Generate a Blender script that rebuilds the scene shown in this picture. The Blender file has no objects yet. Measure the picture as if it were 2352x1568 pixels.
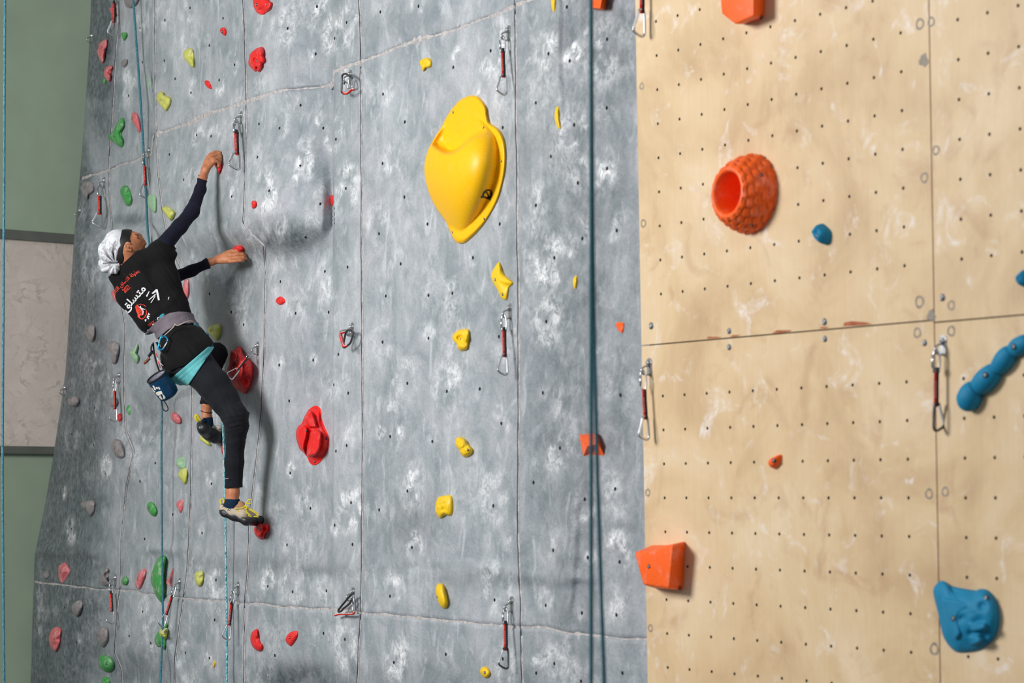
import bpy, bmesh, math, random
import numpy as np
from mathutils import Vector, Matrix, noise as mnoise
from mathutils.bvhtree import BVHTree

random.seed(7)
SC = bpy.context.scene
COL = SC.collection

# ------------------------------------------------------------------ camera
F = 5500.0            # focal length in pixels of the 2352 wide frame (84 mm)
CX, HY = 1176.0, 1143.0   # principal column, horizon row
ZC = 1.75             # eye height
cam_d = bpy.data.cameras.new('camera')
cam_d.sensor_width = 36.0
cam_d.lens = F / 2352.0 * 36.0
cam_d.shift_y = (HY - 784.0) / 2352.0
cam_d.clip_end = 200
cam_d.dof.use_dof = True
cam_d.dof.focus_distance = 11.9
cam_d.dof.aperture_fstop = 3.6
cam = bpy.data.objects.new('camera', cam_d)
cam.location = (0, 0, ZC)
cam.rotation_euler = (math.pi / 2, 0, 0)
COL.objects.link(cam)
SC.camera = cam

# ------------------------------------------------------------------ light
SC.view_settings.view_transform = 'Standard'
SC.view_settings.look = 'None'
SC.view_settings.gamma = 1.0
SC.view_settings.use_curve_mapping = False
SC.view_settings.exposure = 0.0
world = bpy.data.worlds.new('hall_daylight')
SC.world = world
world.use_nodes = True
bgn = world.node_tree.nodes['Background']
bgn.inputs[0].default_value = (0.90, 0.95, 1.0, 1)
bgn.inputs[1].default_value = 0.25


def area_light(name, loc, target, sx, sy, power, col=(1, 1, 1)):
    l = bpy.data.lights.new(name, 'AREA')
    l.shape = 'RECTANGLE'
    l.size, l.size_y = sx, sy
    l.energy = power
    l.color = col
    o = bpy.data.objects.new(name, l)
    o.location = loc
    d = Vector(target) - Vector(loc)
    o.rotation_euler = d.to_track_quat('-Z', 'Y').to_euler()
    COL.objects.link(o)
    return o


# tall bank of windows along the left side of the hall, daylight
area_light('window_bank_light', (-5.8, 6.7, 4.3), (-0.1, 9.8, 2.4), 2.4, 2.0, 545, (1.0, 0.985, 0.965))
# the hall's high windows behind the photographer
area_light('clerestory_light', (3.0, -2.0, 7.0), (0.0, 10.0, 2.6), 4.0, 2.0, 160, (0.94, 0.97, 1.0))


# ------------------------------------------------------------------ helpers
def ray(px, py):
    return np.array([(px - CX) / F, 1.0, (HY - py) / F])


def W(px, py, dep):
    """world point seen at a pixel of the photograph at the given depth"""
    return Vector(((px - CX) / F * dep, dep, ZC + (HY - py) / F * dep))


def srgb(r, g, b):
    def f(c):
        c /= 255.0
        return c / 12.92 if c <= 0.04045 else ((c + 0.055) / 1.055) ** 2.4
    return (f(r), f(g), f(b), 1.0)


class Plane:
    def __init__(s, origin, phi, tau=0.0):
        s.o = np.array(origin, float)
        s.u = np.array([math.cos(phi), -math.sin(phi), 0.0])
        nh = np.array([-math.sin(phi), -math.cos(phi), 0.0])
        s.v = np.array([0, 0, 1.0]) * math.cos(tau) - nh * math.sin(tau)
        s.n = np.cross(s.u, s.v)
        s.n /= np.linalg.norm(s.n)

    def uv(s, px, py, off=0.0):
        d = ray(px, py)
        o = s.o + s.n * off - np.array([0, 0, ZC])
        t = o.dot(s.n) / d.dot(s.n)
        p = d * t - o
        return p.dot(s.u), p.dot(s.v)

    def P(s, u, v, h=0.0):
        return s.o + s.u * u + s.v * v + s.n * h

    def px(s, u, v, h=0.0):
        X = s.o[0] + s.u[0] * u + s.v[0] * v + s.n[0] * h
        Y = s.o[1] + s.u[1] * u + s.v[1] * v + s.n[1] * h
        Z = s.o[2] + s.u[2] * u + s.v[2] * v + s.n[2] * h - ZC
        return CX + F * X / Y, HY - F * Z / Y


# plywood wall and painted cement wall (its panels lie 3 cm behind the plywood)
WOOD = Plane((0.5489, 8.6082, ZC), 0.9796, -0.023)
D = 0.122
DU = D * 1.034
_edge = WOOD.P(-0.98 * DU, 0.0) - WOOD.n * 0.035
GREY = Plane(_edge, math.radians(60.0), 0.0)


def vhash(ix, iy, seed):
    h = (ix.astype(np.int64) * 374761393 + iy.astype(np.int64) * 668265263 + seed * 974634599) & 0x7fffffff
    h = ((h ^ (h >> 13)) * 1274126177) & 0x7fffffff
    return ((h ^ (h >> 16)) & 0xffff) / 65535.0


def vnoise(x, y, seed=0):
    x = np.asarray(x, float); y = np.asarray(y, float)
    ix = np.floor(x); iy = np.floor(y)
    fx = x - ix; fy = y - iy
    fx = fx * fx * (3 - 2 * fx); fy = fy * fy * (3 - 2 * fy)
    a = vhash(ix, iy, seed); b = vhash(ix + 1, iy, seed)
    c = vhash(ix, iy + 1, seed); d = vhash(ix + 1, iy + 1, seed)
    return (a * (1 - fx) + b * fx) * (1 - fy) + (c * (1 - fx) + d * fx) * fy


def fbm(x, y, seed=0, oct=4):
    s = 0.0; a = 0.5; n = 0.0
    for i in range(oct):
        s = s + a * vnoise(x * 2 ** i, y * 2 ** i, seed + i * 17)
        n += a; a *= 0.5
    return s / n


def sst(a, b, x):
    t = np.clip((x - a) / (b - a), 0, 1)
    return t * t * (3 - 2 * t)


def link(name, mesh, parent=None, mats=None, smooth=None):
    o = bpy.data.objects.new(name, mesh)
    COL.objects.link(o)
    if mats is not None:
        for m in (mats if isinstance(mats, (list, tuple)) else [mats]):
            mesh.materials.append(m)
    if smooth is not None and len(mesh.polygons):
        mesh.polygons.foreach_set('use_smooth', [smooth] * len(mesh.polygons))
    if parent is not None:
        o.parent = parent
    return o


def mesh_from(name, verts, faces):
    me = bpy.data.meshes.new(name)
    me.from_pydata([tuple(v) for v in verts], [], [tuple(f) for f in faces])
    me.update()
    return me


def fast_mesh(name, verts, quads):
    """verts (N,3) array, quads (M,4) int array"""
    me = bpy.data.meshes.new(name)
    verts = np.asarray(verts, np.float32); quads = np.asarray(quads, np.int32)
    k = quads.shape[1]
    me.vertices.add(len(verts)); me.vertices.foreach_set('co', verts.ravel())
    me.loops.add(quads.size); me.loops.foreach_set('vertex_index', quads.ravel())
    me.polygons.add(len(quads))
    me.polygons.foreach_set('loop_start', np.arange(0, quads.size, k, dtype=np.int32))
    me.polygons.foreach_set('loop_total', np.full(len(quads), k, np.int32))
    me.update(calc_edges=True)
    me.validate()
    return me


def tag(o, label=None, cat=None, group=None, kind=None):
    if label: o['label'] = label
    if cat: o['category'] = cat
    if group: o['group'] = group
    if kind: o['kind'] = kind
    return o


def empty(name, loc):
    o = bpy.data.objects.new(name, None)
    o.empty_display_size = 0.05
    o.location = loc
    COL.objects.link(o)
    return o


def bvh_of(mesh):
    n = len(mesh.vertices)
    co = np.empty(n * 3, np.float32); mesh.vertices.foreach_get('co', co)
    return BVHTree.FromPolygons([tuple(c) for c in co.reshape(-1, 3).tolist()],
                                [tuple(p.vertices) for p in mesh.polygons])


CAMP = Vector((0, 0, ZC))


def cast(bvhs, px, py):
    d = Vector(ray(px, py)).normalized()
    best = None
    for b in bvhs:
        h = b.ray_cast(CAMP, d)
        if h[0] is not None and (best is None or h[3] < best[3]):
            best = h
    return best


def smooth_path(pts, n=8, closed=False):
    """Catmull-Rom through points"""
    P = [Vector(p) for p in pts]
    m = len(P); out = []
    segs = m if closed else m - 1
    for i in range(segs):
        if closed:
            a, b, c, d = P[(i - 1) % m], P[i], P[(i + 1) % m], P[(i + 2) % m]
        else:
            a, b, c, d = P[max(i - 1, 0)], P[i], P[i + 1], P[min(i + 2, m - 1)]
        for k in range(n):
            t = k / n
            out.append(0.5 * ((2 * b) + (c - a) * t + (2 * a - 5 * b + 4 * c - d) * t * t + (3 * b - a - 3 * c + d) * t ** 3))
    if not closed:
        out.append(P[-1])
    return out


def tube_data(path, rad, sides=10, closed=False, flat=1.0, up=None):
    """sweep a circle (or a flattened one) along a path; rad number or list"""
    P = [Vector(p) for p in path]
    n = len(P)
    R = rad if isinstance(rad, (list, tuple)) else [rad] * n
    verts = []; faces = []
    prev = None
    for i in range(n):
        if closed:
            t = P[(i + 1) % n] - P[(i - 1) % n]
        else:
            t = P[min(i + 1, n - 1)] - P[max(i - 1, 0)]
        t.normalize()
        if up is not None:
            a = (Vector(up) - t * Vector(up).dot(t)).normalized()
        elif prev is None:
            ref = Vector((0, 0, 1)) if abs(t.z) < 0.9 else Vector((1, 0, 0))
            a = (ref - t * ref.dot(t)).normalized()
        else:
            a = (prev - t * prev.dot(t)).normalized()
        prev = a
        b = t.cross(a)
        for k in range(sides):
            an = 2 * math.pi * k / sides
            verts.append(P[i] + a * (math.cos(an) * R[i] * flat) + b * (math.sin(an) * R[i]))
    rings = n if closed else n - 1
    for i in range(rings):
        for k in range(sides):
            a0 = i * sides + k; a1 = i * sides + (k + 1) % sides
            b0 = ((i + 1) % n) * sides + k; b1 = ((i + 1) % n) * sides + (k + 1) % sides
            faces.append((a0, a1, b1, b0))
    if not closed:
        faces.append(tuple(range(sides - 1, -1, -1)))
        faces.append(tuple((n - 1) * sides + k for k in range(sides)))
    return verts, faces


class MB:
    """collects shapes, builds one mesh object"""
    def __init__(s):
        s.v = []; s.f = []; s.m = []

    def add(s, vf, mi=0):
        o = len(s.v)
        s.v += [Vector(p) for p in vf[0]]
        s.f += [tuple(i + o for i in f) for f in vf[1]]
        s.m += [mi] * len(vf[1])
        return s

    def tube(s, path, rad, sides=10, closed=False, flat=1.0, up=None, mi=0):
        return s.add(tube_data(path, rad, sides, closed, flat, up), mi)

    def box(s, M, sx, sy, sz, mi=0):
        vs = [M @ Vector((x * sx / 2, y * sy / 2, z * sz / 2)) for x in (-1, 1) for y in (-1, 1) for z in (-1, 1)]
        return s.add((vs, [(0, 1, 3, 2), (4, 6, 7, 5), (0, 4, 5, 1), (2, 3, 7, 6), (0, 2, 6, 4), (1, 5, 7, 3)]), mi)

    def lathe(s, M, prof, seg=16, mi=0):
        """prof: list of (radius, height) about local z"""
        vs = []; fs = []
        for (r, h) in prof:
            for k in range(seg):
                a = 2 * math.pi * k / seg
                vs.append(M @ Vector((r * math.cos(a), r * math.sin(a), h)))
        for i in range(len(prof) - 1):
            for k in range(seg):
                fs.append((i * seg + k, i * seg + (k + 1) % seg, (i + 1) * seg + (k + 1) % seg, (i + 1) * seg + k))
        fs.append(tuple(range(seg - 1, -1, -1)))
        fs.append(tuple((len(prof) - 1) * seg + k for k in range(seg)))
        return s.add((vs, fs), mi)

    def mesh(s, name):
        me = mesh_from(name, s.v, s.f)
        if any(s.m):
            me.polygons.foreach_set('material_index', s.m)
        return me

    def build(s, name, mats, parent=None, smooth=True):
        return link(name, s.mesh(name), parent, mats, smooth)


# ------------------------------------------------------------------ materials
def new_mat(name):
    m = bpy.data.materials.new(name)
    m.use_nodes = True
    nt = m.node_tree
    return m, nt, nt.nodes['Principled BSDF']


def N(nt, kind, **kw):
    n = nt.nodes.new(kind)
    for k, v in kw.items():
        setattr(n, k, v)
    return n


def ramp(nt, fac, stops):
    r = N(nt, 'ShaderNodeValToRGB')
    el = r.color_ramp.elements
    while len(el) < len(stops):
        el.new(0.5)
    for e, (p, c) in zip(el, stops):
        e.position = p
        e.color = c if len(c) == 4 else (*c, 1)
    nt.links.new(fac, r.inputs[0])
    return r.outputs[0]


def noise_tex(nt, vec, scale, detail=4, rough=0.55, dist=0.0):
    n = N(nt, 'ShaderNodeTexNoise')
    n.inputs['Scale'].default_value = scale
    n.inputs['Detail'].default_value = detail
    n.inputs['Roughness'].default_value = rough
    n.inputs['Distortion'].default_value = dist
    nt.links.new(vec, n.inputs['Vector'])
    return n.outputs['Fac']


def mixc(nt, fac, a, b, mode='MIX'):
    m = N(nt, 'ShaderNodeMix', data_type='RGBA', blend_type=mode)
    if isinstance(fac, (int, float)):
        m.inputs[0].default_value = fac
    else:
        nt.links.new(fac, m.inputs[0])
    for s, x in ((6, a), (7, b)):
        if isinstance(x, tuple):
            m.inputs[s].default_value = x
        else:
            nt.links.new(x, m.inputs[s])
    return m.outputs[2]


def math_n(nt, op, a, b=None, clamp=False):
    m = N(nt, 'ShaderNodeMath', operation=op, use_clamp=clamp)
    for i, x in enumerate((a, b)):
        if x is None: continue
        if isinstance(x, (int, float)):
            m.inputs[i].default_value = x
        else:
            nt.links.new(x, m.inputs[i])
    return m.outputs[0]


def mapped(nt, scale=(1, 1, 1), coord='Object'):
    tc = N(nt, 'ShaderNodeTexCoord')
    mp = N(nt, 'ShaderNodeMapping')
    mp.inputs['Scale'].default_value = scale
    nt.links.new(tc.outputs[coord], mp.inputs['Vector'])
    return mp.outputs[0]


def bump(nt, bsdf, height, strength=0.3, dist=0.01):
    b = N(nt, 'ShaderNodeBump')
    b.inputs['Strength'].default_value = strength
    b.inputs['Distance'].default_value = dist
    nt.links.new(height, b.inputs['Height'])
    nt.links.new(b.outputs[0], bsdf.inputs['Normal'])


def simple(name, col, rough=0.5, metal=0.0, var=0.08, vscale=30.0, spec=0.5, bmp=0.0, bscale=200.0, sheen=0.0, coat=0.0):
    m, nt, b = new_mat(name)
    v = mapped(nt)
    f = noise_tex(nt, v, vscale, 3)
    lo = tuple(c * (1 - var) for c in col[:3]) + (1,)
    hi = tuple(min(1, c * (1 + var)) for c in col[:3]) + (1,)
    nt.links.new(ramp(nt, f, [(0.3, lo), (0.7, hi)]), b.inputs['Base Color'])
    b.inputs['Roughness'].default_value = rough
    b.inputs['Metallic'].default_value = metal
    b.inputs['Specular IOR Level'].default_value = spec
    if sheen:
        b.inputs['Sheen Weight'].default_value = sheen
    if coat:
        b.inputs['Coat Weight'].default_value = coat
        b.inputs['Coat Roughness'].default_value = 0.25
    if bmp:
        bump(nt, b, noise_tex(nt, v, bscale, 2), bmp, 0.002)
    return m


def hold_mat(name, col, chalk=0.25, rough=0.45):
    """cast resin: even colour with pale chalk rubbed over it in patches"""
    m, nt, b = new_mat(name)
    v = mapped(nt)
    f = noise_tex(nt, v, 22, 4, 0.6, 0.3)
    f2 = noise_tex(nt, v, 160, 3, 0.6)
    base = ramp(nt, f2, [(0.3, tuple(c * 0.9 for c in col[:3])), (0.7, tuple(min(1, c * 1.06) for c in col[:3]))])
    ck = ramp(nt, f, [(0.52, (0, 0, 0)), (0.75, (1, 1, 1))])
    fac = math_n(nt, 'MULTIPLY', ck, chalk, True)
    c = mixc(nt, fac, base, srgb(232, 228, 226))
    nt.links.new(c, b.inputs['Base Color'])
    b.inputs['Roughness'].default_value = rough
    b.inputs['Specular IOR Level'].default_value = 0.35
    bump(nt, b, noise_tex(nt, v, 420, 2), 0.12, 0.002)
    return m


MAT = {}
# ================================================================== the place
def crops(c):
    return {1: (0, 0, 2.903), 2: (0, 500, 2.8), 3: (0, 1000, 2.761), 4: (540, 0, 2.8), 5: (540, 500, 2.8),
            6: (540, 1000, 2.761), 11: (1180, 0, 2.8), 12: (1180, 500, 2.8), 13: (1180, 1000, 2.761),
            14: (1760, 0, 2.8), 15: (1760, 500, 2.8), 16: (1760, 1000, 2.76), 17: (70, 1260, 5.091),
            18: (280, 1240, 4.782), 19: (170, 0, 7.84), 20: (660, 910, 8.714), 21: (500, 780, 11.2), 22: (950, 200, 4.125),
            23: (480, 1090, 9.8), 24: (560, 0, 7.84), 0: (0, 0, 1.0)}[c]


def cpx(c, pts):
    ox, oy, s = crops(c)
    return [(ox + x / s, oy + y / s) for x, y in pts]


# bolt holes of the cement wall
HOLES = []
for c, l in {
    4: [(527, 42), (338, 183), (518, 347), (718, 144), (640, 247), (935, 77), (1180, 40), (421, 676), (154, 797), (286, 824), (567, 824), (144, 1011), (418, 1067), (219, 1227), (548, 1311), (952, 605), (1092, 784), (949, 1051), (1090, 1267), (713, 1211), (926, 1502), (649, 895), (1644, 326), (1404, 433), (1722, 820), (1238, 1440), (1703, 1440), (451, 1522), (702, 535)],
    5: [(1066, 296), (724, 317), (578, 345), (292, 410), (970, 503), (1244, 498), (1398, 485), (390, 614), (602, 607), (949, 799), (1244, 774), (1698, 764), (503, 915), (284, 947), (636, 1074), (728, 1127), (1108, 1064), (1362, 1116), (1574, 1100), (348, 1177), (1713, 1322), (998, 1406), (1269, 1438), (718, 1464), (649, 1500), (1530, 257), (665, 878)],
    6: [(350, 238), (479, 461), (632, 568), (330, 693), (736, 425), (745, 690), (1093, 351), (914, 471), (1122, 709), (208, 956), (365, 990), (580, 984), (983, 1018), (561, 1253), (697, 1292), (1007, 1438), (1638, 445), (1646, 1042), (1337, 1386), (1698, 1415), (253, 1393)],
    1: [(1268, 53), (1100, 135), (934, 188), (1488, 122), (1396, 303), (1096, 404), (1565, 432), (1168, 525), (1462, 534), (950, 415), (858, 637), (1274, 618), (1312, 900), (1408, 908), (1130, 1030), (1226, 1198), (1546, 1310), (1567, 833)],
    2: [(1348, 489), (1488, 606), (1568, 687), (592, 966), (610, 1222), (462, 1390), (603, 1458), (1600, 1256)],
    3: [(400, 328), (672, 242), (985, 175), (888, 290), (453, 592), (918, 655), (1342, 305), (1282, 618), (1096, 500), (905, 1116), (820, 1270), (957, 1315), (1176, 1376), (1362, 1168), (1370, 915), (412, 1090), (1328, 1410), (484, 1310)],
    11: [(342, 45), (601, 252), (224, 345), (360, 391), (143, 661), (599, 694), (389, 803), (240, 1005), (601, 1083), (413, 1176), (143, 1320), (663, 1482)],
    12: [(442, 134), (262, 257), (210, 667), (188, 1125), (687, 1140), (298, 1480)],
    13: [(126, 297), (644, 338), (449, 403), (251, 727), (672, 801), (470, 772), (204, 1077), (652, 1137), (433, 1124), (258, 1445), (143, 1505), (690, 1505), (427, 1557)],
}.items():
    HOLES += cpx(c, l)

# joints between the cement panels (pixel polylines, top to bottom)
SEAMS = {
    'E': [(214, -250), (209, 0), (205, 100), (190, 330), (170, 550), (150, 860), (130, 1000), (105, 1150), (80, 1270), (77, 1350), (70, 1568), (64, 1800)],
    'V5': [(270, -250), (268, 86), (260, 224), (251, 362), (249, 431), (262, 600), (287, 750), (284, 893), (289, 993), (307, 1036), (290, 1120), (279, 1235), (277, 1326), (270, 1398), (263, 1496), (281, 1543), (285, 1800)],
    'V4': [(356, -250), (357, 290), (362, 400), (372, 480), (384, 545), (425, 640), (441, 900), (438, 1123), (433, 1254), (427, 1337), (420, 1380), (402, 1507), (395, 1800)],
    'V3': [(557, -250), (559, 0), (566, 214), (565, 300), (562, 430), (558, 512), (575, 535), (605, 562), (610, 620), (607, 800), (600, 950), (590, 1050), (577, 1150), (572, 1200), (570, 1300), (562, 1388), (559, 1800)],
    'V2': [(824, -250), (825, 0), (829, 110), (830, 400), (832, 800), (833, 1000), (831, 1300), (828, 1415), (821, 1568), (815, 1800)],
    'V1': [(1181, -250), (1183, 0), (1186, 250), (1190, 560), (1192, 900), (1190, 1200), (1197, 1390), (1200, 1568), (1202, 1800)],
    'R': [(1492, -250), (1492, 1800)],
}
FOLD = [(-300, 300), (0, 276), (86, 256), (150, 242), (220, 228), (303, 214), (372, 203), (517, 194), (600, 200), (700, 240), (778, 258), (1000, 252), (1057, 276), (1145, 266), (1217, 248), (1300, 200), (1400, 150), (1900, 120)]


def relief(px, py, u, v):
    """how far the cement stands out of its base plane, metres"""
    h = 0.030 * (fbm(u * 1.1, v * 1.1, 3, 3) - 0.5) + 0.012 * (fbm(u * 4, v * 4, 9, 3) - 0.5)
    # stretched vertical hollows
    h += 0.010 * (fbm(u * 2.6, v * 0.9, 21, 3) - 0.5)
    # the wall turns away at its far end
    fx = np.interp(py, [p[0] for p in FOLD], [p[1] for p in FOLD])
    d = np.clip(fx - px, 0, None) / 420.0
    h -= d * 0.42
    # set-back section at upper left, ending at a rounded edge
    h += -0.20 * (1 - sst(349, 355, px + 6 * np.sin(py / 60.0))) * (1 - sst(470, 640, py))
    # hollow beside the upright arris at x 765
    a = 0.075 * (1 - sst(480, 660, py)) + 0.010
    h -= a * sst(590, 764, px) ** 1.6 * (1 - sst(764, 768, px)) * (px < 790)
    h -= 0.014 * sst(500, 764, px) * (1 - sst(764, 767, px)) * sst(700, 900, py)
    # bulge above the climber's hands with its rough underside
    yb = 515 + 26 * np.sin((px - 480) / 75.0)
    mask = sst(400, 520, px) * (1 - sst(735, 775, px))
    up = sst(yb + 70, yb - 5, py) * 1.0
    up = 1 - sst(yb - 5, yb + 75, py)
    h += 0.07 * mask * up * sst(250, 500, py)
    h -= 0.05 * np.exp(-((px - 575) / 55.0) ** 2 - ((py - 630) / 85.0) ** 2)
    # lip below the left panel
    yl = 540 + (px - 350) * 0.10
    h += 0.05 * sst(353, 372, px) * (1 - sst(430, 500, px)) * (1 - sst(yl - 12, yl + 45, py)) * sst(330, 470, py)
    # slanted facet
    e = (px - 478) * 0.69 - (py - 628) * 0.72
    h += 0.016 * (1 - sst(-4, 8, e)) * sst(440, 480, px) * (1 - sst(525, 560, px)) * sst(600, 630, py) * (1 - sst(690, 760, py))
    # scooped hollow low on the left of the rope
    h -= 0.05 * np.exp(-((px - 345) / 60.0) ** 2 - ((py - 960) / 90.0) ** 2)
    h += 0.05 * np.exp(-((px - 300) / 50.0) ** 2 - ((py - 1060) / 60.0) ** 2)
    h -= 0.06 * np.exp(-((px - 255) / 40.0) ** 2 - ((py - 620) / 55.0) ** 2)
    # long crease right of the climber's leg
    xc = np.interp(py, [900, 1000, 1100, 1200, 1400], [588, 582, 570, 563, 560])
    h -= 0.010 * np.exp(-((px - xc) / 14.0) ** 2) * sst(900, 980, py) * (1 - sst(1180, 1260, py))
    # low ledge running across
    yg = 1282 + (px - 600) * 0.055 + 9 * np.sin(px / 90.0)
    g = np.exp(-((py - yg) / 15.0) ** 2)
    gm = np.clip(2.6 * (fbm(px / 95.0, py / 60.0, 5, 3) - 0.42), 0, 1)
    h += (0.010 + 0.022 * sst(600, 200, px)) * g * gm
    h -= 0.008 * np.exp(-((py - yg - 30) / 22.0) ** 2) * gm
    # hollows at the bottom
    h -= 0.05 * np.exp(-((px - 300) / 70.0) ** 2 - ((py - 1560) / 60.0) ** 2)
    h -= 0.05 * np.exp(-((px - 690) / 90.0) ** 2 - ((py - 1590) / 55.0) ** 2)
    xk = np.interp(py, [1240, 1400, 1480, 1568], [395, 395, 385, 420])
    h += 0.025 * np.exp(-((px - xk) / 10.0) ** 2) * sst(1380, 1470, py)
    # soft upright rolls on the right
    xr = np.interp(py, [0, 150, 300, 400], [1276, 1274, 1286, 1305])
    h += 0.022 * sst(xr - 60, xr + 3, px) * (1 - sst(xr, xr + 26, px)) * (1 - sst(330, 420, py))
    xr = np.interp(py, [1100, 1180, 1220, 1350, 1450], [1335, 1314, 1316, 1306, 1296])
    h += 0.024 * sst(xr - 60, xr - 2, px) * (1 - sst(xr, xr + 26, px)) * sst(1080, 1190, py) * (1 - sst(1380, 1480, py))
    return h


def wall_paint():
    m, nt, b = new_mat('painted_cement')
    tc = N(nt, 'ShaderNodeTexCoord').outputs['Object']
    big = noise_tex(nt, tc, 1.6, 5, 0.6, 0.6)
    med = noise_tex(nt, tc, 7.0, 6, 0.65, 0.8)
    fine = noise_tex(nt, tc, 90.0, 4, 0.7)
    mp = N(nt, 'ShaderNodeMapping'); mp.inputs['Scale'].default_value = (3.2, 3.2, 0.9)
    nt.links.new(tc, mp.inputs[0])
    streak = noise_tex(nt, mp.outputs[0], 1.0, 5, 0.6, 0.3)
    base = ramp(nt, big, [(0.28, srgb(128, 140, 146)), (0.45, srgb(152, 160, 166)), (0.58, srgb(170, 174, 180)), (0.74, srgb(182, 178, 188))])
    c2 = ramp(nt, med, [(0.30, srgb(118, 132, 138)), (0.46, srgb(150, 158, 164)), (0.58, srgb(170, 174, 180)), (0.74, srgb(196, 196, 204))])
    c = mixc(nt, 0.6, base, c2)
    sk = ramp(nt, streak, [(0.52, (0.0, 0.0, 0.0)), (0.72, (1, 1, 1))])
    c = mixc(nt, math_n(nt, 'MULTIPLY', sk, 0.5), c, srgb(204, 208, 213))
    dk = ramp(nt, streak, [(0.26, (1, 1, 1)), (0.46, (0, 0, 0))])
    c = mixc(nt, math_n(nt, 'MULTIPLY', dk, 0.38), c, srgb(104, 114, 120))
    # brushed light strokes
    mp2 = N(nt, 'ShaderNodeMapping'); mp2.inputs['Scale'].default_value = (7, 7, 3.2); mp2.inputs['Rotation'].default_value = (0.3, 0.5, 0.2)
    nt.links.new(tc, mp2.inputs[0])
    br = noise_tex(nt, mp2.outputs[0], 1.6, 5, 0.62, 1.2)
    c = mixc(nt, math_n(nt, 'MULTIPLY', ramp(nt, br, [(0.56, (0, 0, 0)), (0.68, (1, 1, 1))]), 0.55), c, srgb(206, 210, 216))
    # dark patches carried by the mesh: mottled paint plus painted-in shade
    at = N(nt, 'ShaderNodeAttribute', attribute_name='stain_shade').outputs['Fac']
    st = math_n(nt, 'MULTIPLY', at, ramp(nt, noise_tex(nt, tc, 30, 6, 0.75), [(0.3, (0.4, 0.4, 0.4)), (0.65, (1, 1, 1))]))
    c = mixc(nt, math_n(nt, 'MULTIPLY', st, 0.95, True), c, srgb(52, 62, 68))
    gr = ramp(nt, fine, [(0.32, (0.72, 0.72, 0.72)), (0.55, (1, 1, 1)), (0.8, (1.08, 1.08, 1.08))])
    c = mixc(nt, 0.55, c, mixc(nt, 1.0, c, gr, 'MULTIPLY'))
    # chalk
    ca = N(nt, 'ShaderNodeAttribute', attribute_name='chalk').outputs['Fac']
    cn = ramp(nt, noise_tex(nt, tc, 26, 8, 0.78, 1.2), [(0.40, (0, 0, 0)), (0.60, (1, 1, 1))])
    ck = math_n(nt, 'MULTIPLY', ca, cn, True)
    sp = ramp(nt, noise_tex(nt, tc, 55, 2, 0.5), [(0.77, (0, 0, 0)), (0.80, (1, 1, 1))])
    ck = math_n(nt, 'MAXIMUM', ck, math_n(nt, 'MULTIPLY', sp, 0.7))
    c = mixc(nt, ck, c, srgb(244, 245, 248))
    nt.links.new(c, b.inputs['Base Color'])
    nt.links.new(ramp(nt, med, [(0.3, (0.42,) * 3), (0.7, (0.62,) * 3)]), b.inputs['Roughness'])
    b.inputs['Specular IOR Level'].default_value = 0.4
    hh = math_n(nt, 'ADD', math_n(nt, 'MULTIPLY', fine, 0.35), med)
    bump(nt, b, hh, 0.55, 0.012)
    return m


MAT['cement'] = wall_paint()
MAT['filler'] = simple('joint_filler', srgb(176, 171, 170), 0.8, var=0.30, vscale=50, bmp=1.0, bscale=90)
MAT['groove'] = simple('open_joint', srgb(60, 58, 60), 0.9, var=0.3, vscale=40)
MAT['dark'] = simple('dark_hollow', srgb(14, 14, 16), 0.9, var=0.2)
MAT['steel'] = simple('zinc_steel', srgb(176, 178, 180), 0.34, 0.85, var=0.15, vscale=80)
MAT['board'] = simple('backing_board', srgb(58, 54, 50), 0.9, var=0.2)

seam_uv = {}
for k, pl in SEAMS.items():
    q = [GREY.uv(x, y) for x, y in pl]
    q.sort(key=lambda t: t[1])
    seam_uv[k] = (np.array([t[1] for t in q]), np.array([t[0] for t in q]))
VB, VT = -ZC, 3.4
ROWS = [VB, -0.52, 1.965, VT]
ORDER = ['E', 'V5', 'V4', 'V3', 'V2', 'V1', 'R']


def seam_u(k, v):
    w = 0.006 * (fbm(np.asarray(v) * 9.0, np.full_like(np.asarray(v, float), len(k) + ord(k[-1])), 31, 3) - 0.5) * 2
    return np.interp(v, *seam_uv[k]) + w


def row_v(j, u):
    base = ROWS[j]
    if j in (0, 3):
        return np.full_like(np.asarray(u, float), base)
    px, _ = GREY.px(np.asarray(u, float), base)
    st = 0.0
    if j == 2:
        st = -0.105 * (1 - sst(345, 352, px)) - 0.055 * sst(600, 764, px) * (1 - sst(764, 767, px)) + 0.02 * np.exp(-((px - 775) / 12.0) ** 2) * 0
    return base + st + 0.035 * (fbm(np.asarray(u) * 2.6, np.full_like(np.asarray(u, float), j * 7.7), 41, 4) - 0.5)


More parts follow.
